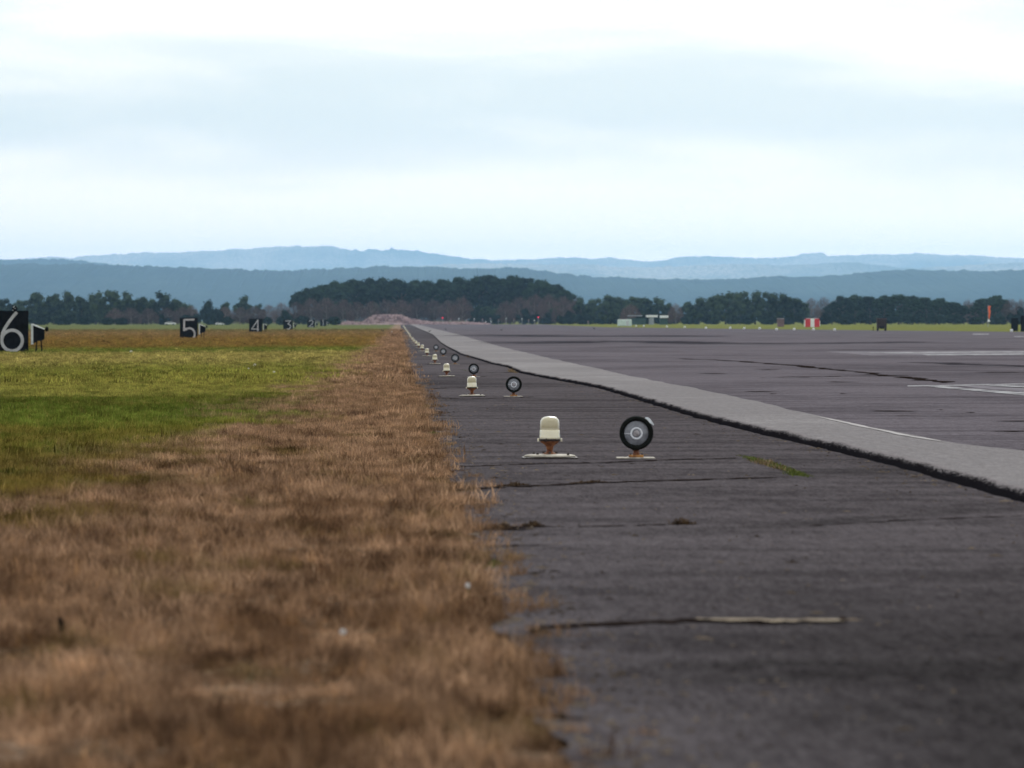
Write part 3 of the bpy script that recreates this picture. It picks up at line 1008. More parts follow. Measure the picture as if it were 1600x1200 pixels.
def lamp_proto():
    t = thing('edge_lamp', 'x', 'lamp', group='white domed lamps along the pavement edge')
    # lower bright band of the glass
    lo = MB().lathe([(0.080, 0.166), (0.090, 0.170), (0.089, 0.185), (0.0865, 0.205), (0.086, 0.238), (0.084, 0.246)], 32)
    obj('glass_band', lo, M_GLASSW, t, True)
    up = MB().lathe([(0.080, 0.247), (0.083, 0.250), (0.0835, 0.285), (0.083, 0.308), (0.0805, 0.325), (0.075, 0.338), (0.066, 0.348), (0.053, 0.356), (0.038, 0.3615), (0.02, 0.3645), (0.001, 0.3655)], 32)
    obj('glass_dome', up, M_GLASSU, t, True)
    cl = MB().lathe([(0.084, 0.150), (0.094, 0.152), (0.096, 0.160), (0.094, 0.168), (0.080, 0.1695)], 32)
    c = obj('clamp_ring', cl, M_BOLT, t, True)
    for a in (0.15, 2.2, 3.3, 4.4):
        b = MB().lathe([(0.007, -0.016), (0.008, -0.012), (0.008, 0.006), (0.005, 0.012)], 8, (0.101 * math.cos(a), 0.101 * math.sin(a), 0.162))
        obj('clip', b, M_GLASSW if a in (0.15, 3.3) else M_BOLT, c, True)
    fn = MB().lathe([(0.018, 0.066), (0.027, 0.074), (0.030, 0.096), (0.036, 0.108), (0.056, 0.124), (0.078, 0.138), (0.086, 0.149)], 28)
    obj('cone_body', fn, M_RUST, t, True)
    nk = MB().lathe([(0.050, 0.034), (0.056, 0.036), (0.056, 0.044), (0.040, 0.050), (0.030, 0.053), (0.030, 0.064), (0.022, 0.068)], 20)
    n_ = obj('coupling', nk, M_RUST, t, True)
    for a in (0.5, 2.6, 4.7):
        b = MB().lathe([(0.009, 0.042), (0.010, 0.045), (0.010, 0.056), (0.005, 0.060)], 6, (0.062 * math.cos(a), 0.062 * math.sin(a), 0.0))
        obj('bolt', b, M_BOLT, n_)
    bp = MB().lathe([(0.20, 0.012), (0.222, 0.014), (0.226, 0.020), (0.215, 0.028), (0.18, 0.034), (0.10, 0.0365), (0.05, 0.037)], 40)
    bo = obj('base_plate', bp, M_BASE, t, True)
    for a, r_ in ((3.9, 0.15), (5.6, 0.20), (1.2, 0.18), (2.5, 0.17)):
        b = MB().lathe([(0.011, 0.028), (0.012, 0.032), (0.010, 0.046), (0.004, 0.052)], 6, (r_ * math.cos(a), r_ * math.sin(a), 0.0))
        obj('bolt', b, M_BOLT, bo)
    un = MB().box((0, 0, 0.0045), (0.48, 0.44, 0.014), 0, 0.003)
    obj('seat_plate', un, M_BOLT, t)
    return t


lamp0 = lamp_proto()
lamp_x = [235, 113.5, 74, 55.5, 43.2, 35.8, 29.9, 26.0, 22.7, 20.4, 17.9, 16.6]
n_l = 36
for i in range(n_l):
    d = D1 * (1 + 1.08 * i)
    if i == 0:
        d = D1
    X = 1.307 if i >= 12 or i < 1 else lamp_x[i] / F * d
    if i >= 12:
        X = 1.27 + 0.02 * math.sin(i * 2.1)
    lab = 'white domed edge lamp on a rusty stem, %s in its row from the camera' % ORD[i]
    if i == 0:
        lab = 'nearest and largest white domed edge lamp, on a cream plate beside the black ring lamp'
    z = gz(X, d) + 0.022
    if i == 0:
        lamp0.location = (X, d, z)
        lamp0['label'] = lab
        cur = lamp0
    else:
        cur = dup(lamp0, (X, d, z), random.uniform(-0.3, 0.3), lab)
    if i > 0:
        s = 1.0 if i < 10 else 0.95
        cur.scale = (s, s, s)
        cur.rotation_euler = (random.uniform(-.02, .02), random.uniform(-.02, .02), random.uniform(-.4, .4))

# ring lamps
def lens_mat(name, base, ring):
    m = bpy.data.materials.new(name)
    m.use_nodes = True
    t = NT(m.node_tree)
    b = t.n('ShaderNodeBsdfPrincipled')
    o = t.n('ShaderNodeOutputMaterial')
    t.l(b.outputs[0], o.inputs[0])
    tcn = t.n('ShaderNodeTexCoord')
    c = t.mix(t.ss(t.noise(tcn.outputs['Object'], 14, 3, 0.6), 0.35, 0.7), base, ring)
    t.l(c, b.inputs['Base Color'])
    b.inputs['Roughness'].default_value = 0.22
    b.inputs['Transmission Weight'].default_value = 0.35
    return m


M_LENS = lens_mat('grey_lens_glass', (0.22, 0.225, 0.255), (0.40, 0.41, 0.46))
M_LENSR = mat('bright_lens_ring', (0.74, 0.75, 0.80), 0.2, 0.5, 0.1, 10)
M_LENSC = mat('lens_centre', (0.32, 0.29, 0.30), 0.3, 0.5, 0.2, 30)
M_TAG = mat('pale_plastic_strip', (0.50, 0.52, 0.54), 0.4, 0.4, 0.2, 30)


def ring_proto():
    t = thing('ring_lamp', 'x', 'lamp', group='black ringed round lamps beside the domed row')
    zc = 0.222
    prof = []
    for k in range(13):
        a = math.pi * 2 * k / 12
        prof.append((0.127 + 0.021 * math.cos(a), -0.05 + 0.022 * math.sin(a)))
    obj('ring', MB().lathe(prof, 40, (0, 0, zc), 'Y', caps=False), M_DARK, t, True)
    dr = MB().lathe([(0.128, -0.045), (0.130, 0.0), (0.120, 0.035), (0.09, 0.058), (0.05, 0.068), (0.002, 0.07)], 36, (0, 0, zc), 'Y', caps=False)
    obj('housing', dr, M_DARK, t, True)
    ln = MB().lathe([(0.110, -0.046), (0.095, -0.054), (0.07, -0.060), (0.045, -0.063), (0.002, -0.064)], 36, (0, 0, zc), 'Y', caps=False)
    l_ = obj('lens', ln, M_LENS, t, True)
    prof = [(0.046 + 0.008 * math.cos(a), -0.064 + 0.006 * math.sin(a)) for a in [math.pi * 2 * k / 8 for k in range(9)]]
    obj('lens_ring', MB().lathe(prof, 28, (0, 0, zc - 0.004), 'Y', caps=False), M_LENSR, l_, True)
    obj('bulb', MB().lathe([(0.001, -0.072), (0.018, -0.071), (0.027, -0.066), (0.029, -0.06)], 20, (0, 0, zc - 0.004), 'Y', caps=False), M_LENSC, l_, True)
    obj('filament_bar', MB().box((-0.078, -0.0625, zc - 0.006), (0.054, 0.005, 0.005)), M_LENSR, l_)
    br = MB()
    br.box((-0.006, -0.02, 0.085), (0.060, 0.05, 0.03), 0, 0.004)
    br.box((-0.03, -0.066, 0.103), (0.03, 0.02, 0.03), 0, 0.004)
    obj('bracket', br, M_DARK, t)
    nk = MB().lathe([(0.030, 0.020), (0.030, 0.045), (0.026, 0.050), (0.024, 0.075), (0.028, 0.082)], 16)
    obj('stem', nk, M_RUST, t, True)
    ft = MB().box((0, 0, 0.021), (0.125, 0.10, 0.022), 0, 0.004)
    f_ = obj('foot', ft, M_OCHRE, t)
    for x in (-0.05, 0.05):
        obj('bolt', MB().lathe([(0.008, 0.032), (0.008, 0.042), (0.004, 0.046)], 6, (x, -0.03, 0)), M_BOLT, f_)
    obj('base_plate', MB().box((-0.005, 0, 0.005), (0.33, 0.26, 0.010), 0, 0.002), M_BASE, t)
    return t


ring0 = ring_proto()
for i, (px, gx) in enumerate([(994, 0), (802.5, 0), (740.5, 0), (711, 0), (692.5, 0), (681.5, 0)]):
    d = D1 * (1 + 1.08 * i)
    X = (px - CX) / F * d
    lab = 'black ringed round lamp on a small foot, %s in its row' % ORD[i]
    if i == 0:
        lab = 'nearest black ringed round lamp, with a pale strip curling off its upper right'
        ring0.location = (X, d, gz(X, d) + 0.021)
        ring0['label'] = lab
    else:
        r = dup(ring0, (X, d, gz(X, d) + 0.021), [0, 0.05, -0.12, 0.05, 0.1, -0.08][i], lab)
        if i >= 2:
            s = [0, 0, 1.0, 1.02, 1.02, 1.02][i]
            r.scale = (s, s, s)
# curled strip only on the nearest
tg = MB()
pp = [(0.075, -0.03, 0.352), (0.092, -0.04, 0.350), (0.108, -0.05, 0.338), (0.122, -0.055, 0.322), (0.138, -0.055, 0.306), (0.152, -0.05, 0.290)]
vs, fs = [], []
for i, p in enumerate(pp):
    w_ = [0.010, 0.016, 0.018, 0.016, 0.011, 0.003][i]
    vs += [(p[0] - w_ * 0.6, p[1] - 0.006, p[2] - w_ * 0.6), (p[0] + w_ * 0.5, p[1] + 0.006, p[2] + w_ * 0.5)]
for i in range(5):
    fs.append((2 * i, 2 * i + 1, 2 * i + 3, 2 * i + 2))
obj('curled_strip', tg.add(vs, fs), M_TAG, ring0)

# ------------------------------------------------------------------ distance boards
M_BOARD = mat('black_board_paint', (0.008, 0.008, 0.010), 0.7, 0.0, 0.4, 3)
M_NUM = mat('grey_white_numeral_paint', (0.42, 0.41, 0.43), 0.7, 0.3, 0.18, 2.5)
M_HOODW = mat('white_hood_edge', (0.50, 0.52, 0.54), 0.6, 0.3, 0.15, 4)


def stroke(mb, pts, w_, y0, depth=0.02):
    """raised ribbon in the XZ plane; y0 is the front"""
    n = len(pts)
    P = [Vector((p[0], p[1])) for p in pts]
    L, Rr = [], []
    for i in range(n):
        a = (P[i] - P[i - 1]).normalized() if i > 0 else (P[1] - P[0]).normalized()
        b = (P[i + 1] - P[i]).normalized() if i < n - 1 else a
        t = (a + b)
        t = t.normalized() if t.length > 0.3 else a
        nn = Vector((-t.y, t.x))
        k = min(1.6, 1 / max(0.4, abs(nn.dot(Vector((-a.y, a.x))))))
        L.append(P[i] + nn * w_ / 2 * k)
        Rr.append(P[i] - nn * w_ / 2 * k)
    vs = []
    for i in range(n):
        vs += [(L[i].x, y0, L[i].y), (Rr[i].x, y0, Rr[i].y), (L[i].x, y0 + depth, L[i].y), (Rr[i].x, y0 + depth, Rr[i].y)]
    fs = []
    for i in range(n - 1):
        a, b = 4 * i, 4 * i + 4
        fs += [(a, a + 1, b + 1, b), (a, b, b + 2, a + 2), (a + 1, a + 3, b + 3, b + 1)]
    fs += [(0, 2, 3, 1), (4 * n - 4, 4 * n - 3, 4 * n - 1, 4 * n - 2)]
    mb.add(vs, fs)


def arc(cx, cy, rx_, ry_, a0, a1, n=18):
    return [(cx + rx_ * math.cos(R(a0 + (a1 - a0) * i / n)), cy + ry_ * math.sin(R(a0 + (a1 - a0) * i / n))) for i in range(n + 1)]


def numeral(ch):
    # coordinates in a unit-height board, x centred, z 0..1; returns strokes and width
    if ch == '6':
        body = [(0.11, 0.965), (0.02, 0.86), (-0.075, 0.735), (-0.175, 0.58), (-0.235, 0.45)]
        ring = arc(0.0, 0.295, 0.243, 0.245, 155, 155 - 360, 40)
        return [body[:], ring, [(-0.21, 0.50), (-0.240, 0.40), (-0.243, 0.30)]], 0.073
    if ch == '5':
        return [[(-0.28, 0.90), (0.31, 0.915)], [(-0.255, 0.91), (-0.26, 0.36)], [(-0.26, 0.40), (-0.17, 0.47)] + arc(0.04, 0.22, 0.29, 0.28, 130, -75, 22)], 0.085
    if ch == '4':
        return [[(0.16, 0.10), (0.16, 0.93)], [(0.16, 0.90), (-0.30, 0.26), (0.24, 0.26)]], 0.075
    if ch == '3':
        return [[(-0.28, 0.90), (0.27, 0.92), (-0.02, 0.58)], [(-0.02, 0.58)] + arc(0.0, 0.31, 0.27, 0.25, 80, -110, 16)], 0.10
    if ch == '2':
        return [arc(0.0, 0.68, 0.25, 0.23, 165, -25, 14) + [(0.05, 0.35), (-0.27, 0.10), (0.30, 0.10)]], 0.09
    return [[(0.0, 0.06), (0.0, 0.94), (-0.13, 0.82)]], 0.11


MK = [('6', 19, 304, 2.44, 0.77, 485.5), ('5', 295, 607, 2.18, 0.86, 496.5), ('4', 399.5, 911, 2.15, 0.95, 498), ('3', 450, 1215, 2.2, 1.0, 500), ('2', 486, 1518, 2.2, 1.0, 499.5), ('1', 505, 1822, 2.2, 0.95, 499.5)]
NUMW = {'6': 'six', '5': 'five', '4': 'four', '3': 'three', '2': 'two', '1': 'one'}


BOARDL = {'6': 'biggest black board at the left edge, painted with a grey-white six',
          '5': 'black board with a grey-white five, before a dark shrub', '4': 'black board with a grey-white four, third from the left edge',
          '3': 'black board with a slanting three, before low dark bushes', '2': 'small faint black board with a two, between three and one',
          '1': 'farthest and smallest black board, with a single upright stroke'}
HOODL = {'6': 'large black hood with white edge on two thin legs beside the board with six',
         '5': 'black hood with white edge just right of the board with five', '4': 'pale little hood right of the board with four',
         '3': 'faint thin hood right of the board with three', '2': 'tiny hood between the boards with two and one', '1': 'tiniest hood right of the farthest board'}


def hood(ch, p, sc=1.0):
    t = thing('lamp_hood', HOODL[ch], 'lamp hood', p, 0, 'hooded lamps beside the number boards')
    t.scale = (sc, sc, sc)
    # body: wedge, x 0.13..0.76, height 0.7..1.65 above ground
    def prism(poly, y0, y1):
        n = len(poly)
        vs = [(x, y0, z) for x, z in poly] + [(x, y1, z) for x, z in poly]
        fs = [tuple(range(n)), tuple(range(2 * n - 1, n - 1, -1))] + [(i, i + n, (i + 1) % n + n, (i + 1) % n) for i in range(n)]
        return MB().add(vs, fs)
    obj('hood_body', prism([(0.13, 0.55), (0.36, 0.70), (0.62, 0.72), (0.755, 0.80), (0.76, 1.36), (0.13, 1.585)], -0.22, 0.24), M_BOARD, t)
    obj('hood_roof', prism([(0.0, 1.66), (0.0, 1.70), (0.10, 1.69), (0.76, 1.405), (0.76, 1.365), (0.13, 1.59)], -0.26, 0.28), M_HOODW, t)
    obj('front_panel', prism([(0.0, 0.50), (0.125, 0.50), (0.125, 1.588), (0.0, 1.655)], -0.26, 0.28), M_HOODW, t)
    for x0, x1 in ((0.33, 0.27), (0.57, 0.62)):
        obj('leg', MB().tube([(x1, 0, -0.1), (x1 + (x0 - x1) * 0.4, 0, 0.35), (x0, 0, 0.72)], [0.055, 0.045, 0.04], 8), M_BOARD, t)
    k = MB().lathe([(0.002, -0.15), (0.06, -0.12), (0.095, -0.05), (0.1, 0.02), (0.08, 0.10), (0.03, 0.15), (0.002, 0.155)], 14, (0.90, 0, 1.38))
    obj('rear_lamp', k, M_BOARD, t, True)
    obj('lamp_arm', MB().tube([(0.74, 0, 1.33), (0.86, 0, 1.33)], 0.02, 6), M_BOARD, t)
    return t


for ch, px, y, H_, asp, top in MK:
    x = (px - CX) / F * y
    z1 = ztop(top, y)
    z0 = gz(x, y) - 0.03
    H_ = z1 - z0
    t = thing('number_board', BOARDL[ch], 'number board', (x, y, z0), 0, 'black number boards across the field')
    obj('board', MB().box((0, 0, H_ / 2), (H_ * asp, 0.09, H_), 0, 0.012), M_BOARD, t)
    mb = MB()
    st, w_ = numeral(ch)
    q = asp / 0.77 if ch == '6' else asp * 1.0
    for k, s in enumerate(st):
        stroke(mb, [(a * H_ * (q if ch in '6' else asp), b * H_) for a, b in s], w_ * H_, -0.061 - 0.004 * k, 0.018)
    obj('numeral', mb, M_NUM, t)
    if ch == '6':
        f_ = MB().lathe([(0.10, H_ - 0.01), (0.16, H_ + 0.06), (0.14, H_ + 0.18), (0.08, H_ + 0.26), (0.01, H_ + 0.28)], 12, (0.15, 0, 0))
        a = obj('top_fitting', f_, M_BOARD, t, True)
        for dx, dz in ((-0.06, 0.2), (0.03, 0.13), (-0.09, 0.03), (-0.02, 0.25)):
            obj('white_fleck', MB().box((0.15 + dx, -0.15, H_ + dz), (0.05, 0.02, 0.05)), M_HOODW, a)
    hood(ch, (x + H_ * asp / 2 + (0.15 if ch != '5' else 0.12), y + 0.2, z0), 1.0 if ch in '65' else 0.9)

# ------------------------------------------------------------------ far objects
M_RED = mat('red_paint', (0.55, 0.03, 0.04), 0.6, 0.3, 0.15, 2)
M_WHITE = mat('white_paint', (0.78, 0.78, 0.77), 0.6, 0.3, 0.06, 2)
M_MINT = mat('pale_mint_panel', (0.52, 0.62, 0.58), 0.6, 0.3, 0.08, 1)
M_BROWN = mat('dull_brown_panel', (0.16, 0.10, 0.10), 0.8, 0.2, 0.2, 2)
M_ORANGE = mat('orange_fabric', (0.85, 0.16, 0.06), 0.8, 0.2, 0.15, 2)
M_REDLIT = mat('lit_red_lamp', (0.8, 0.02, 0.04), 0.4, 0.3, emit=((1.0, 0.03, 0.10), 1.5))
M_POLE = mat('pale_grey_pole', (0.30, 0.30, 0.33), 0.6, 0.3, 0.2, 2)
M_BLACK = mat('black_metal_box', (0.008, 0.008, 0.009), 0.7, 0.0, 0.3, 2)


def px_box(name, label, cat, x0, x1, y0, y1, d, m, depth=2.0):
    """box whose front spans the given pixels, at distance d"""
    xc = ((x0 + x1) / 2 - CX) / F * d
    ww = (x1 - x0) / F * d
    zt, zb = ztop(y0, d), min(ztop(y1, d), gz(xc, d) - 0.02)
    t = thing(name, label, cat, (xc, d, gz(xc, d) - 0.03))
    return t, ww, zt - gz(xc, d) + 0.03, depth


t, ww, hh, dp = px_box('equipment_shelter', 'pale mint equipment shelter with rounded corners beyond the runway', 'shelter', 965, 987, 499, 511, 1740, M_MINT)
obj('wall', MB().box((0, 0, hh * 0.46), (ww, 2.4, hh * 0.92), 0, 0.12), M_MINT, t)
obj('roof', MB().box((0, 0, hh * 0.95), (ww * 0.97, 2.3, hh * 0.1), 0, 0.08), M_WHITE, t)
obj('door', MB().box((ww * 0.2, -1.21, hh * 0.42), (ww * 0.22, 0.03, hh * 0.7)), M_HOODW, t)

t, ww, hh, dp = px_box('striped_box', 'red and white vertically striped cabin on the far right grass', 'cabin', 1258, 1280, 498, 511, 1500, M_RED)
for i, (a, b, m) in enumerate(((-0.5, -0.14, M_RED), (-0.14, 0.14, M_WHITE), (0.14, 0.5, M_RED))):
    obj('stripe_panel', MB().box(((a + b) / 2 * ww, 0, hh / 2), ((b - a) * ww - 0.01, 2.2, hh), 0, 0.05), m, t)
obj('white_end', MB().box((-ww * 0.53, 0, hh * 0.45), (0.18, 2.0, hh * 0.8), 0, 0.04), M_WHITE, t)
obj('white_end', MB().box((ww * 0.53, 0, hh * 0.45), (0.18, 2.0, hh * 0.6), 0, 0.04), M_WHITE, t)
obj('roof', MB().box((0, 0, hh + 0.06), (ww * 0.8, 2.0, 0.12), 0, 0.03), M_WHITE, t)

t, ww, hh, dp = px_box('brown_cabinet', 'small dull brown cabinet in front of the right trees', 'cabinet', 1214.5, 1225, 497, 511, 1560, M_BROWN)
obj('cabinet_body', MB().box((0, 0, hh * 0.46), (ww, 1.5, hh * 0.92), 0, 0.05), M_BROWN, t)
obj('cabinet_top', MB().box((0, 0, hh * 0.95), (ww * 1.06, 1.6, hh * 0.07), 0, 0.03), M_POLE, t)

t, ww, hh, dp = px_box('dark_cabin', 'dark brown open-fronted cabin on legs at the runway edge', 'cabin', 1370, 1385, 497.5, 517, 960, M_BROWN)
obj('cabin_body', MB().box((0, 0, hh * 0.62), (ww, 1.3, hh * 0.76), 0, 0.04), mat('dark_brown_metal', (0.035, 0.022, 0.022), 0.7, 0.2, 0.4, 3), t)
obj('opening', MB().box((0, -0.66, hh * 0.30), (ww * 0.45, 0.04, hh * 0.2)), M_BLACK, t)
for sx_ in (-1, 1):
    obj('leg', MB().box((sx_ * ww * 0.4, 0, hh * 0.12), (ww * 0.16, 1.1, hh * 0.25)), M_BLACK, t)
obj('roof_lip', MB().box((0, 0, hh * 0.985), (ww * 1.08, 1.4, 0.06)), M_BROWN, t)
p = at(1364.5, 965)
t = thing('marker_post', 'short black post just left of the dark brown cabin', 'post', p)
obj('post', MB().tube([(0, 0, -0.1), (0, 0, 0.75)], 0.06, 8), M_BLACK, t)
obj('post_cap', MB().box((0, 0, 0.80), (0.2, 0.14, 0.1), 0, 0.02), M_BLACK, t)

for i, (a, b, top, bot, d, lab) in enumerate(((1580, 1590.5, 497, 517.5, 930, 'left of two black board-like boxes at the right edge of the view'), (1595, 1612, 493, 519, 880, 'right and taller of two black boxes cut by the right edge of the view'))):
    t, ww, hh, dp = px_box('black_board', lab, 'board', a, b, top, bot, d, M_BLACK)
    obj('board', MB().box((0, 0, hh * 0.53), (ww, 0.4, hh * 0.94), 0, 0.02), M_BLACK, t)
    for sx_ in (-1, 1):
        obj('leg', MB().box((sx_ * ww * 0.36, 0.1, hh * 0.06), (0.09, 0.12, hh * 0.14)), M_BLACK, t)

# windsock, hanging limp
p = at(1545, 1500)
t = thing('windsock', 'limp orange windsock on a pole with a small white base', 'windsock', p)
hh = ztop(476, 1500) - p.z
obj('pole', MB().tube([(-0.28, 0, 0), (-0.28, 0, hh)], [0.07, 0.04], 8), M_POLE, t)
obj('hoop', MB().lathe([(0.40, hh - 0.42), (0.43, hh - 0.42), (0.43, hh - 0.34), (0.40, hh - 0.34), (0.40, hh - 0.42)], 16, (0.12, 0, 0), caps=False), M_POLE, t)
sk = MB().tube([(0.14, 0, hh - 0.38), (0.12, 0, hh - 0.9), (0.06, 0.02, hh - 1.4), (0.17, 0.03, hh - 1.9), (0.20, 0, hh - 2.5), (0.10, 0, hh - 3.0), (0.14, 0, hh - 3.6), (0.02, 0, hh - 4.1)],
                [0.44, 0.36, 0.26, 0.36, 0.24, 0.27, 0.17, 0.12], 12)
obj('sock', sk, M_ORANGE, t, True)
obj('base_cone', MB().lathe([(0.42, hh - 4.9), (0.40, hh - 4.8), (0.12, hh - 4.2), (0.03, hh - 4.1)], 14, (0.0, 0, 0)), M_WHITE, t, True)

# far building roofs with a mast between
t = thing('far_building', 'low far building with two white roof slabs beyond the mint shelter', 'building', at(1020, 2240))
sc_ = 2240 / F
zz = ztop(496, 2240) - t.location.z
for nm, a, b, y0, y1, m, dd in (('roof', 1010, 1027, 492.3, 495.8, M_WHITE, 8), ('roof', 1031.5, 1043.5, 493, 496.8, M_WHITE, 8), ('roof', 981, 1003, 492.6, 494.2, M_POLE, 8)):
    obj(nm, MB().box((((a + b) / 2 - 1020) * sc_, 0, ztop((y0 + y1) / 2, 2240) - t.location.z), ((b - a) * sc_, dd, (y1 - y0) * sc_), 0, 0.1), m, t)
obj('wall', MB().box(((1017.5 - 1020) * sc_, -1, zz / 2), (7 * sc_, 5, zz - 0.1)), mat('grey_wall', (0.30, 0.32, 0.34), 0.8, 0.2, 0.15, 0.6), t)
obj('wall', MB().box(((995) - 1020) * sc_ * np.array([1, 0, 0]) + np.array([0, 1, zz * 0.45]), (28 * sc_, 5, zz * 0.9)), mat('green_wall', (0.05, 0.09, 0.08), 0.8, 0.2, 0.15, 0.6), t)
obj('wall', MB().box(((1037) - 1020) * sc_ * np.array([1, 0, 0]) + np.array([0, 1, zz * 0.45]), (12 * sc_, 5, zz * 0.9)), MATS['green_wall'], t)

# approach lamps on poles beyond the runway end
def approach(px, ytop, red, label, y=2262):
    p = at(px, y)
    hh = ztop(ytop, y) - p.z
    t = thing('approach_lamp', label, 'lamp', p, 0, 'lamps on poles beyond the runway end')
    obj('pole', MB().tube([(0, 0, -0.2), (0, 0, hh)], [0.09, 0.06], 6), M_POLE, t)
    r_ = 0.27 if red == 2 else 0.24
    m = {2: M_REDLIT, 1: M_WHITE, 0: mat('dull_pink_lamp', (0.36, 0.20, 0.20), 0.6)}[red]
    obj('lamp_head', MB().lathe([(0.001, -r_ * 1.2), (r_ * 0.8, -r_), (r_, -r_ * .4), (r_, r_ * .5), (r_ * .6, r_), (0.01, r_ * 1.1)], 12, (0, -0.05, hh + r_ * 0.2), 'Y'), m, t, True)
    obj('cross_arm', MB().box((0, 0, hh - 0.5), (1.1, 0.08, 0.1)), M_POLE, t)


AL = [(691.5, 496.8, 2), (704, 499, 0), (717, 498.2, 1), (729, 500, 0), (741, 498.5, 1), (754, 499, 0), (759, 503, 1), (766.5, 497.5, 0), (767.5, 502.5, 1), (779, 500, 0), (791, 498, 1), (803, 499, 0),
      (815.5, 498.4, 1), (826, 500, 0), (835, 500.5, 1), (841, 495.8, 2)]
for i, (px, yt, rd) in enumerate(AL):
    what = {2: 'lit red', 1: 'small white', 0: 'dull pinkish'}[rd]
    approach(px, yt, rd, '%s lamp on a pole beyond the runway end, %s pole from the left' % (what, ORD[i]))
approach(919, 503, 0, 'small pink lamp on a short post left of the mint shelter', 2000)

# far edge lamps of the runway, small white
wl = [(994, 511), (1006, 511), (1042, 512.2), (1070, 513), (1103, 514.5), (1141, 514.7), (1163, 515.2), (1187, 515.5), (1213.5, 517), (1241, 517), (1271, 517.3), (1304, 517.8), (1580.5, 519.5)]
m0 = MB().lathe([(0.16, 0.12), (0.24, 0.14), (0.24, 0.42), (0.18, 0.52), (0.05, 0.57)], 12).mesh('glass_dome', M_WHITE, True)
m1 = MB().lathe([(0.20, -0.05), (0.20, 0.02), (0.08, 0.05), (0.07, 0.13)], 10).mesh('stem', M_RUST, True)
for i, (px, py) in enumerate(wl):
    y = G(px, py).y
    t = thing('far_edge_lamp', 'tiny white lamp along the far runway edge, %s from the left' % ORD[i], 'lamp', at(px, y), 0, 'white lamps along the far runway edge')
    obj('stem', m1, parent=t)
    obj('glass_dome', m0, parent=t)

# dark birds standing on the runway
def bird(px, py, label, s=1.0, y=None, facing=1):
    p = G(px, py)
    t = thing('bird', label, 'bird', (p.x, p.y, gz(p.x, p.y) + (T_ if p.x > 5 else 0.02)), 0, 'dark birds on the ground far down the runway')
    t.scale = (s * facing, s, s)
    m = mat('dark_feathers', (0.012, 0.012, 0.014), 0.7, 0.2)
    mb = MB()
    segs = [(-0.32, 0.16, 0.015), (-0.2, 0.20, 0.05), (-0.08, 0.24, 0.085), (0.04, 0.27, 0.095), (0.13, 0.32, 0.07), (0.18, 0.38, 0.05), (0.22, 0.42, 0.052), (0.27, 0.42, 0.03), (0.34, 0.40, 0.006)]
    mb.tube([(a, 0, b) for a, b, c in segs], [c for a, b, c in segs], 10)
    obj('body', mb, m, t, True)
    for yy in (-0.03, 0.03):
        obj('leg', MB().tube([(0.0, yy, 0.2), (0.02, yy, 0.09), (0.0, yy, 0.0), (0.05, yy, 0.0)], 0.010, 5), m, t)


bird(928, 515.5, 'dark bird on the runway left of the mint shelter', 1.0, facing=-1)
bird(783.5, 517.8, 'dark bird on the runway under the pole lamps', 0.8)
bird(696.5, 517.2, 'dark bird just right of the pale margin far down the runway', 0.8, facing=-1)
bird(671, 519.5, 'dark bird on the pale margin near the end of the lamp row', 0.8)
bird(626.5, 519, 'dark bird in the brown grass left of the farthest lamps', 1.0)
bird(598, 518.5, 'leftmost dark bird in the grass before the rubble mound', 1.0, facing=-1)

# white parked cars beyond the field
def car(px, y, label, s=1.0):
    t = thing('parked_car', label, 'car', at(px, y), random.uniform(-.2, .2))
    t.scale = (s, s, s)
    def prism(poly, w_):
        n = len(poly)
        vs = [(x, -w_ / 2, z) for x, z in poly] + [(x, w_ / 2, z) for x, z in poly]
        return MB().add(vs, [tuple(range(n)), tuple(range(2 * n - 1, n - 1, -1))] + [(i, i + n, (i + 1) % n + n, (i + 1) % n) for i in range(n)])
    obj('body', prism([(-2.2, 0.35), (2.2, 0.35), (2.2, 0.8), (1.2, 0.95), (-2.1, 1.0), (-2.25, 0.8)], 1.75), M_WHITE, t)
    obj('cabin', prism([(-1.9, 0.98), (1.0, 0.96), (0.4, 1.42), (-1.4, 1.45)], 1.5), mat('dark_car_glass', (0.05, 0.06, 0.07), 0.1, 0.5), t)
    obj('roof', MB().box((-0.5, 0, 1.47), (1.7, 1.4, 0.06)), M_WHITE, t)
    for a in (-1.4, 1.4):
        for b in (-0.8, 0.8):
            obj('wheel', MB().lathe([(0.2, -0.1), (0.32, -0.09), (0.32, 0.09), (0.2, 0.1)], 14, (a, b, 0.32), 'Y'), M_DARK, t, True)


car(266, 2200, 'white parked car at the far field edge left of the 5 board')
car(343.5, 2200, 'white parked vehicle at the far field edge right of the 5 board', 0.8)

# rubble mound at the runway end (nobody could count the stones)
M_RUB = mat('pinkish_rubble', (0.46, 0.33, 0.32), 0.9, 0.2, 0.0, 0.55, (0.20, 0.13, 0.14))
rn = random.Random(5)
mb = MB()


def rubble_h(px):
    return max(0.0, 14.5 * math.exp(-((px - 603) / 34) ** 4) + 5 * math.exp(-((px - 645) / 20) ** 2) + 3.2 * math.exp(-((px - 700) / 60) ** 4) + 4 * math.exp(-((px - 548) / 12) ** 2) + 2 * math.exp(-((px - 530) / 14) ** 2))


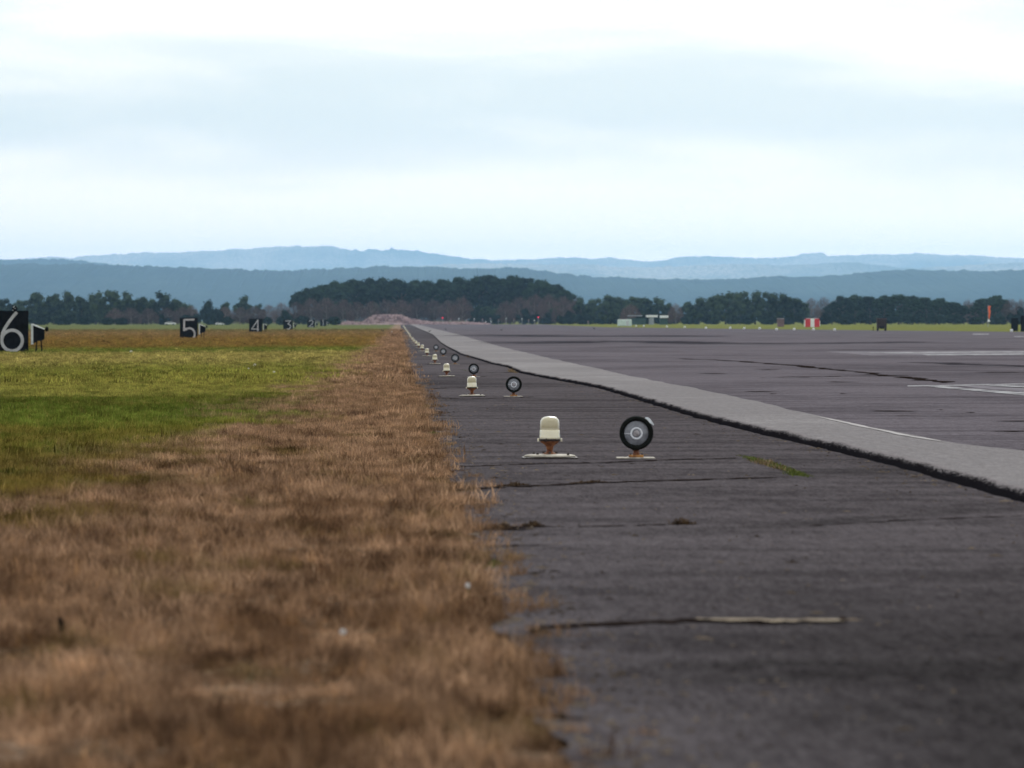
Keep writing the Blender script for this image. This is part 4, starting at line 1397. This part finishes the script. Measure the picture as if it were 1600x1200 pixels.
for _ in range(9000):
    px = rn.uniform(520, 770)
    k = rn.random()
    dy = rn.uniform(-6, 6)
    h = rubble_h(px) * 2255 / F * max(0, 1 - (dy / 7) ** 2)
    if h < 0.2:
        continue
    x = (px - CX) / F * 2255
    y = 2258 + dy
    z = gz(x, y) + h * (1 if k < 0.75 else rn.random()) + rn.uniform(-0.2, 0.1)
    s = rn.choice((0.25, 0.3, 0.35, 0.5, 0.7)) * rn.uniform(0.7, 1.2)
    q = Matrix.Rotation(rn.uniform(0, 6.28), 3, Vector((rn.gauss(0, 1), rn.gauss(0, 1), rn.gauss(0, 1))).normalized())
    vs = [q @ Vector((a * s * rn.uniform(.6, 1.1), b * s * rn.uniform(.6, 1.1), c * s * rn.uniform(.4, .9))) + Vector((x, y, z)) for a, b, c in ((-1, 0, 0), (1, 0, 0), (0, -1, 0), (0, 1, 0), (0, 0, -1), (0, 0, 1))]
    mb.add(vs, [(0, 2, 4), (2, 1, 4), (1, 3, 4), (3, 0, 4), (2, 0, 5), (1, 2, 5), (3, 1, 5), (0, 3, 5)])
# earth core under the stones
vs, fs = [], []
for i in range(64):
    px = 520 + 250 * i / 63
    x = (px - CX) / F * 2255
    for j in range(7):
        dy = -7 + 14 * j / 6
        vs.append((x, 2258 + dy, gz(x, 2258) - 0.1 + max(0, rubble_h(px) * 2255 / F * (1 - (dy / 7) ** 2) - 0.1)))
for i in range(63):
    for j in range(6):
        fs.append((i * 7 + j, (i + 1) * 7 + j, (i + 1) * 7 + j + 1, i * 7 + j + 1))
mb.add(vs, fs)
tag(obj('rubble_mound', mb, M_RUB), 'long low mound of pinkish rubble beyond the runway end', 'rubble', None, 'stuff')

# ------------------------------------------------------------------ grass (instanced tufts on points)
def tuft(seed, n, rad, h0, h1, w_, lean):
    rn = random.Random(seed)
    v, f, tone = [], [], []
    for _ in range(n):
        a, r_ = rn.uniform(0, 6.283), rad * math.sqrt(rn.random())
        p = Vector((r_ * math.cos(a), r_ * math.sin(a), -0.012))
        h = rn.uniform(h0, h1)
        ld = rn.uniform(0, 6.283)
        l_ = abs(rn.gauss(0, lean)) * h
        d = Vector((math.cos(ld), math.sin(ld), 0))
        fa = rn.uniform(0, 6.283)
        s = Vector((math.cos(fa), math.sin(fa), 0)) * w_ * rn.uniform(0.6, 1.3)
        m_ = p + Vector((0, 0, h * 0.55)) + d * l_ * 0.35
        e = p + Vector((0, 0, h * (1 - 0.35 * min(1, l_ / h)))) + d * l_
        k = len(v)
        v += [p - s, p + s, m_ + s * 0.8, m_ - s * 0.8, e]
        f += [(k, k + 1, k + 2, k + 3), (k + 3, k + 2, k + 4)]
        tn = rn.random()
        tone += [tn] * 5
    me = bpy.data.meshes.new('tuft')
    me.from_pydata([tuple(q) for q in v], [], f)
    me.materials.append(M_BLADE)
    at_ = me.attributes.new('tone', 'FLOAT', 'POINT')
    at_.data.foreach_set('value', tone)
    return me


def tuft_collection(name, specs):
    c = bpy.data.collections.new(name)
    for i, s in enumerate(specs):
        c.objects.link(bpy.data.objects.new('tuft', tuft(*s)))
    return c


def scatter(name, pts, rots, scls, coll, label, cat, nvar):
    me = bpy.data.meshes.new(name)
    me.vertices.add(len(pts))
    me.vertices.foreach_set('co', np.array(pts, dtype=np.float32).ravel())
    a = me.attributes.new('rot', 'FLOAT_VECTOR', 'POINT')
    a.data.foreach_set('vector', np.array(rots, dtype=np.float32).ravel())
    a = me.attributes.new('scl', 'FLOAT', 'POINT')
    a.data.foreach_set('value', np.array(scls, dtype=np.float32))
    a = me.attributes.new('pick', 'INT', 'POINT')
    a.data.foreach_set('value', np.array([random.randrange(nvar) for _ in pts], dtype=np.int32))
    a = me.attributes.new('itone', 'FLOAT', 'POINT')
    a.data.foreach_set('value', np.array([min(1, max(0, 0.5 + 0.9 * noise.noise(Vector((p_[0] * 9, p_[1] * 5, 7))) + 0.5 * noise.noise(Vector((p_[0] * 2.5, p_[1] * 1.2, 17))) + random.gauss(0, 0.16))) for p_ in pts], dtype=np.float32))
    me.materials.append(M_BLADE)
    o = bpy.data.objects.new(name, me)
    COL.objects.link(o)
    ng = bpy.data.node_groups.new(name, 'GeometryNodeTree')
    ng.interface.new_socket('Geometry', in_out='INPUT', socket_type='NodeSocketGeometry')
    ng.interface.new_socket('Geometry', in_out='OUTPUT', socket_type='NodeSocketGeometry')
    N, L = ng.nodes, ng.links
    gi, go = N.new('NodeGroupInput'), N.new('NodeGroupOutput')
    ci = N.new('GeometryNodeCollectionInfo')
    ci.inputs['Collection'].default_value = coll
    ci.inputs['Separate Children'].default_value = True
    ip = N.new('GeometryNodeInstanceOnPoints')
    ip.inputs['Pick Instance'].default_value = True

    def na(nm, ty):
        q = N.new('GeometryNodeInputNamedAttribute')
        q.data_type = ty
        q.inputs['Name'].default_value = nm
        return q.outputs['Attribute']
    L.new(gi.outputs[0], ip.inputs['Points'])
    L.new(ci.outputs[0], ip.inputs['Instance'])
    L.new(na('pick', 'INT'), ip.inputs['Instance Index'])
    L.new(na('rot', 'FLOAT_VECTOR'), ip.inputs['Rotation'])
    L.new(na('scl', 'FLOAT'), ip.inputs['Scale'])
    L.new(ip.outputs[0], go.inputs[0])
    md = o.modifiers.new('scatter', 'NODES')
    md.node_group = ng
    return tag(o, label, cat, None, 'stuff')


def nz(x, y, s, k=0.0):
    return noise.noise(Vector((x * s, y * s, k)))


rn = random.Random(11)


def edge_x(y):
    return 0.40 + rag(y, 0.085, 0.5, 1) + rag(y, 0.045, 3.0, 2)


def zone(y0, y1, dens, s0, s1, left_extra=1.0, power=1.0, spill=0.08):
    P, Rr, S = [], [], []
    tot = 0
    ys = np.linspace(y0, y1, 60)
    for a, b in zip(ys[:-1], ys[1:]):
        w_ = 0.078 * b + left_extra + 0.5
        n = int((b - a) * w_ * dens)
        for _ in range(n):
            y = rn.uniform(a, b)
            ex = edge_x(y)
            x = ex - 0.07 + spill * rn.random() ** 2 * 2.4 * (0.4 + max(0, 1 + 2 * nz(x0_ := y * 0.9, 3, 1, 2))) - rn.random() * w_
            c = nz(x, y * 0.6, 1.3) + 0.6 * nz(x, y * 0.7, 4.1, 3)
            if x > ex - 0.04 and nz(x * 2, y, 2.2, 8) < 0.0:
                continue
            if c < -0.25 and rn.random() < 0.45:
                continue
            P.append((x, y, gz(x, y) + (0.012 if x > ex else 0.0)))
            Rr.append((rn.gauss(0, .13), rn.gauss(0, .13), rn.uniform(0, 6.28)))
            S.append(rn.uniform(s0, s1) * (1 + 0.75 * max(-0.5, c)) * (1 + 0.6 * max(-0.4, nz(x, y * 0.6, 8.0, 5))))
    return P, Rr, S


cn = tuft_collection('near_tufts', [(i, 46, 0.035 + 0.006 * i, 0.02, 0.075 + 0.009 * i, 0.0014, 0.75) for i in range(6)])
P, Rr, S = zone(11.5, 38, 210, 0.5, 1.25)
scatter('near_dry_grass', P, Rr, S, cn, 'dense dry brown grass nearest the camera beside the pavement', 'grass', 6)
cm_ = tuft_collection('middle_tufts', [(20 + i, 60, 0.07 + 0.012 * i, 0.02, 0.09, 0.0024, 0.7) for i in range(6)])
P, Rr, S = zone(38, 120, 75, 0.65, 1.15, 1.5)
scatter('middle_grass', P, Rr, S, cm_, 'brown and green patchy grass in the middle distance', 'grass', 6)
cf = tuft_collection('far_tufts', [(40 + i, 70, 0.32, 0.03, 0.10, 0.006, 0.6) for i in range(5)])
P, Rr, S = zone(120, 420, 3.4, 0.7, 1.15, 4.0, spill=0.05)
scatter('far_grass', P, Rr, S, cf, 'striped green and straw grass around the black 6 board', 'grass', 5)
cd = tuft_collection('distant_tufts', [(60 + i, 70, 0.8, 0.03, 0.12, 0.014, 0.6) for i in range(4)])
P, Rr, S = zone(420, 1150, 0.55, 0.7, 1.2, 6.0, spill=0.05)
scatter('distant_grass', P, Rr, S, cd, 'brown and green grass strip in which the boards five to three stand', 'grass', 4)

# weeds: small clumps growing from the seams of the pavement
def weed_mat(name, a, b_):
    return mat(name, a, 0.9, 0.1, 0.0, 18, b_)


M_WG = weed_mat('green_weed', (0.13, 0.15, 0.025), (0.06, 0.08, 0.02))
M_WB = weed_mat('dead_brown_weed', (0.10, 0.06, 0.03), (0.03, 0.018, 0.012))
M_WD = weed_mat('dry_straw_weed', (0.30, 0.21, 0.11), (0.13, 0.085, 0.045))


def weed(pts, m, label, wpx, h, n, name='weed', spread_y=0.12, off=0.02, thick=0.0022):
    """clump of leaves strung along photograph pixels"""
    P = [G(x, y, off) for x, y in pts]
    org = P[0].lerp(P[-1], 0.5)
    zz = gz(0, org.y) + off
    rw = random.Random(int(pts[0][0] * 7 + pts[0][1]))
    mb = MB()
    for _ in range(n):
        u = rw.random() * (len(P) - 1)
        i = min(int(u), len(P) - 2)
        p = P[i].lerp(P[i + 1], u - i)
        e_ = min(1.0, 0.25 + 2.2 * min(u, len(P) - 1 - u) / (len(P) - 1))
        hs = 1.7 * e_ * rw.uniform(0.5, 1.2) * h * (0.35 + 0.65 * abs(noise.noise(Vector((p.x * 9, p.y, 3)))) * 2)
        px_ = wpx * p.y / F
        b = Vector((p.x + rw.gauss(0, px_ * 0.35), p.y + rw.gauss(0, spread_y), 0))
        b -= Vector((org.x, org.y, 0))
        b.z = gz(0, b.y + org.y) + off - zz - 0.004
        a = rw.uniform(0, 6.28)
        d = Vector((math.cos(a), math.sin(a), 0))
        s = Vector((-d.y, d.x, 0)) * thick * rw.uniform(0.6, 1.8)
        L = hs * rw.uniform(0.5, 1.1)
        e = b + Vector((0, 0, L)) + d * L * abs(rw.gauss(0, 0.8))
        mid = b + Vector((0, 0, L * 0.6)) + d * L * 0.2
        mb.add([b - s, b + s, mid + s, mid - s, e], [(0, 1, 2, 3), (3, 2, 4)])
    o = obj(name, mb, m, loc=(org.x, org.y, zz))
    return tag(o, label, 'weed', None)


weed([(1163, 713), (1190, 722), (1225, 733), (1262, 743)], M_WG, 'green and straw weeds in a slanting row right of the ring lamp', 14, 0.034, 2200, spread_y=0.30)
weed([(1180, 722), (1205, 728), (1240, 738)], M_WD, 'straw coloured weed standing out of the slanting green row', 18, 0.045, 420, spread_y=0.3)
weed([(1232, 740), (1262, 744)], M_WG, 'thick green clump closing the near end of the slanting weed row', 14, 0.030, 700, spread_y=0.25)
weed([(1168, 716), (1215, 731), (1255, 742)], M_WB, 'dark dead stems low along the slanting weed row', 22, 0.018, 700, spread_y=0.3)
weed([(1050, 819), (1082, 819)], M_WB, 'small dark weed alone on the open pavement', 10, 0.050, 260, spread_y=0.06)
weed([(715, 684), (726, 684)], M_WB, 'thin dark twiggy weed on the pavement left of the domed lamp', 8, 0.040, 40, spread_y=0.05)
weed([(668, 679), (690, 677)], M_WG, 'low green tuft poking out of the verge left of the twiggy weed', 6, 0.022, 260)
weed([(690, 693), (708, 696)], M_WD, 'straw tuft spilling from the verge below the green tuft', 8, 0.03, 260)
weed([(768, 761), (825, 757)], M_WB, 'dark weeds filling the seam just below the nearest domed lamp', 8, 0.028, 600, spread_y=0.1)
weed([(885, 756), (950, 753)], M_WB, 'reddish dark weeds in the seam between the two nearest lamps', 8, 0.026, 520, spread_y=0.1)
weed([(712, 768), (745, 764)], M_WB, 'dark tuft where the long seam meets the verge', 8, 0.024, 300)
weed([(750, 827), (805, 823)], M_WB, 'dark weed clump beside the verge on the short seam', 6, 0.028, 600)
weed([(815, 822), (850, 821)], M_WB, 'second dark lump on the short seam right of the verge', 6, 0.030, 420)
weed([(928, 827), (936, 827)], M_WB, 'tiny dark speck of weed below the short seam', 3, 0.008, 60)
weed([(752, 884), (785, 881)], M_WG, 'green and dark tuft at the verge below the short seams', 8, 0.020, 300)
weed([(810, 989), (865, 987)], M_WB, 'dark mat of weed where the cream strip seam meets the verge', 6, 0.010, 420, spread_y=0.08)
weed([(855, 1121), (890, 1120)], M_WB, 'dark clod of weed on the pavement at the bottom of the verge', 4, 0.010, 320, spread_y=0.08)
weed([(1313, 966), (1319, 966)], M_WB, 'small brown tuft at the right end of the cream strip', 4, 0.010, 80, spread_y=0.04)
weed([(795, 580), (808, 583)], M_WD, 'brown weed tuft at the notch in the pavement margin', 6, 0.10, 160, spread_y=0.6, thick=0.006)
weed([(715, 577), (745, 581)], M_WG, 'thin green weeds beside the third ring lamp', 4, 0.02, 80, spread_y=0.6, thick=0.006)
weed([(728, 557), (738, 559)], M_WB, 'dark weed on the margin edge beside the fourth ring lamp', 4, 0.08, 60, spread_y=0.6, thick=0.008)
weed([(668, 635), (685, 636)], M_WB, 'small dark weed by the verge left of the second domed lamp', 4, 0.03, 90, spread_y=0.2)

# loose grit, crumbs and dead blades lying on the shoulder
rn = random.Random(77)
mb = MB()
for _ in range(5200):
    y = 12 + 120 * rn.random() ** 1.8
    k = rn.random()
    x = edge_x(y) + (abs(rn.gauss(0, 0.22)) if k < 0.55 else rn.random() * (kx(y) - edge_x(y) - 0.1) if k < 0.8 else (kx(y) - edge_x(y) - 0.08 - abs(rn.gauss(0, 0.12))))
    if x > kx(y) - 0.06:
        continue
    z = gz(x, y) + 0.021
    s_ = rn.choice((0.003, 0.004, 0.005, 0.008)) * rn.uniform(0.7, 1.3)
    a = rn.uniform(0, 6.28)
    lx = rn.choice((1, 1, 2.5, 5))
    c_, q_ = math.cos(a) * s_ * lx, math.sin(a) * s_ * lx
    n_ = Vector((-math.sin(a), math.cos(a), 0)) * s_
    mb.add([(x - c_, y - q_, z), (x - n_.x, y - n_.y, z), (x + c_, y + q_, z), (x + n_.x, y + n_.y, z), (x, y, z + s_ * 1.1)], [(0, 1, 4), (1, 2, 4), (2, 3, 4), (3, 0, 4)])
M_GRIT = mat('grit_and_crumbs', (0.22, 0.17, 0.13), 0.95, 0.0, 0.0, 1.5, (0.030, 0.022, 0.018))
tag(obj('grit', mb, M_GRIT), 'loose grit and dead crumbs scattered on the dark shoulder', 'grit', None, 'stuff')

# pale round flower heads and a dark feather in the dry grass
rn = random.Random(3)
M_FLOWER = mat('white_flower_head', (0.75, 0.72, 0.70), 0.8, 0.2, 0.08, 60)
for px, py, s, lab in ((536, 1016, 0.011, 'small round white flower head low in the dry grass, the nearest one'), (731, 938, 0.011, 'small round white flower head by the pavement edge'),
                       (398, 573, 0.06, 'white flower spot in the green grass, leftmost of the near pair'), (388, 579, 0.04, 'white flower spot just below and left of the brightest one'),
                       (205, 550, 0.09, 'white spot in the far green field between the 6 and 5 boards'), (428, 584, 0.035, 'white flower spot right of the pair in the green grass'),
                       (612, 519.5, 0.16, 'white speck in the brown grass left of the farthest lamps')):
    p = G(px, py + (6 if py > 900 else 0), 0.0)
    hh = 0.075 if py > 900 else 0.05
    t = thing('white_flower', lab, 'flower', (p.x, p.y, gz(p.x, p.y)))
    mb = MB()
    rw = random.Random(int(px))
    for _ in range(60):
        d = Vector((rw.gauss(0, 1), rw.gauss(0, 1), rw.gauss(0.2, 1))).normalized()
        a = d.orthogonal().normalized() * s * 0.28
        mb.add([Vector((0, 0, hh)) - a, Vector((0, 0, hh)) + a, Vector((0, 0, hh)) + d * s + a, Vector((0, 0, hh)) + d * s - a], [(0, 1, 2, 3)])
    obj('flower_head', mb, M_FLOWER, t)
    obj('stalk', MB().tube([(0, 0, -0.01), (0.003, 0, hh)], 0.0014, 5), M_WG, t)
p = G(97, 1003, 0.0)
t = thing('dark_feather', 'small dark upright feather in the dry grass at lower left', 'feather', (p.x, p.y, gz(p.x, p.y)))
obj('vane', MB().add([(0.004, 0, 0.02), (0.010, 0.002, 0.045), (0.004, 0.0, 0.075), (-0.012, 0, 0.092), (-0.016, 0.001, 0.07), (-0.008, -0.002, 0.04)], [(0, 1, 2, 3, 4, 5)]), M_BLACK, t)
obj('quill', MB().tube([(0.006, 0.0, -0.01), (0.002, 0.002, 0.03), (-0.010, 0.001, 0.088)], 0.0012, 5), M_BLACK, t)

# ------------------------------------------------------------------ haze
hm = bpy.data.materials.new('haze_air')
hm.use_nodes = True
t = NT(hm.node_tree)
pv = t.n('ShaderNodeVolumePrincipled')
pv.inputs['Color'].default_value = (0.40, 0.68, 1.0, 1)
pv.inputs['Density'].default_value = 2.7e-5
pv.inputs['Anisotropy'].default_value = 0.6
o_ = t.n('ShaderNodeOutputMaterial')
t.l(pv.outputs[0], o_.inputs['Volume'])
hb = MB().box((0, 26000, 360), (37000, 53200, 730))
tag(obj('haze', hb, hm), 'thin blue haze filling the air over the airfield', 'haze', None, 'stuff')
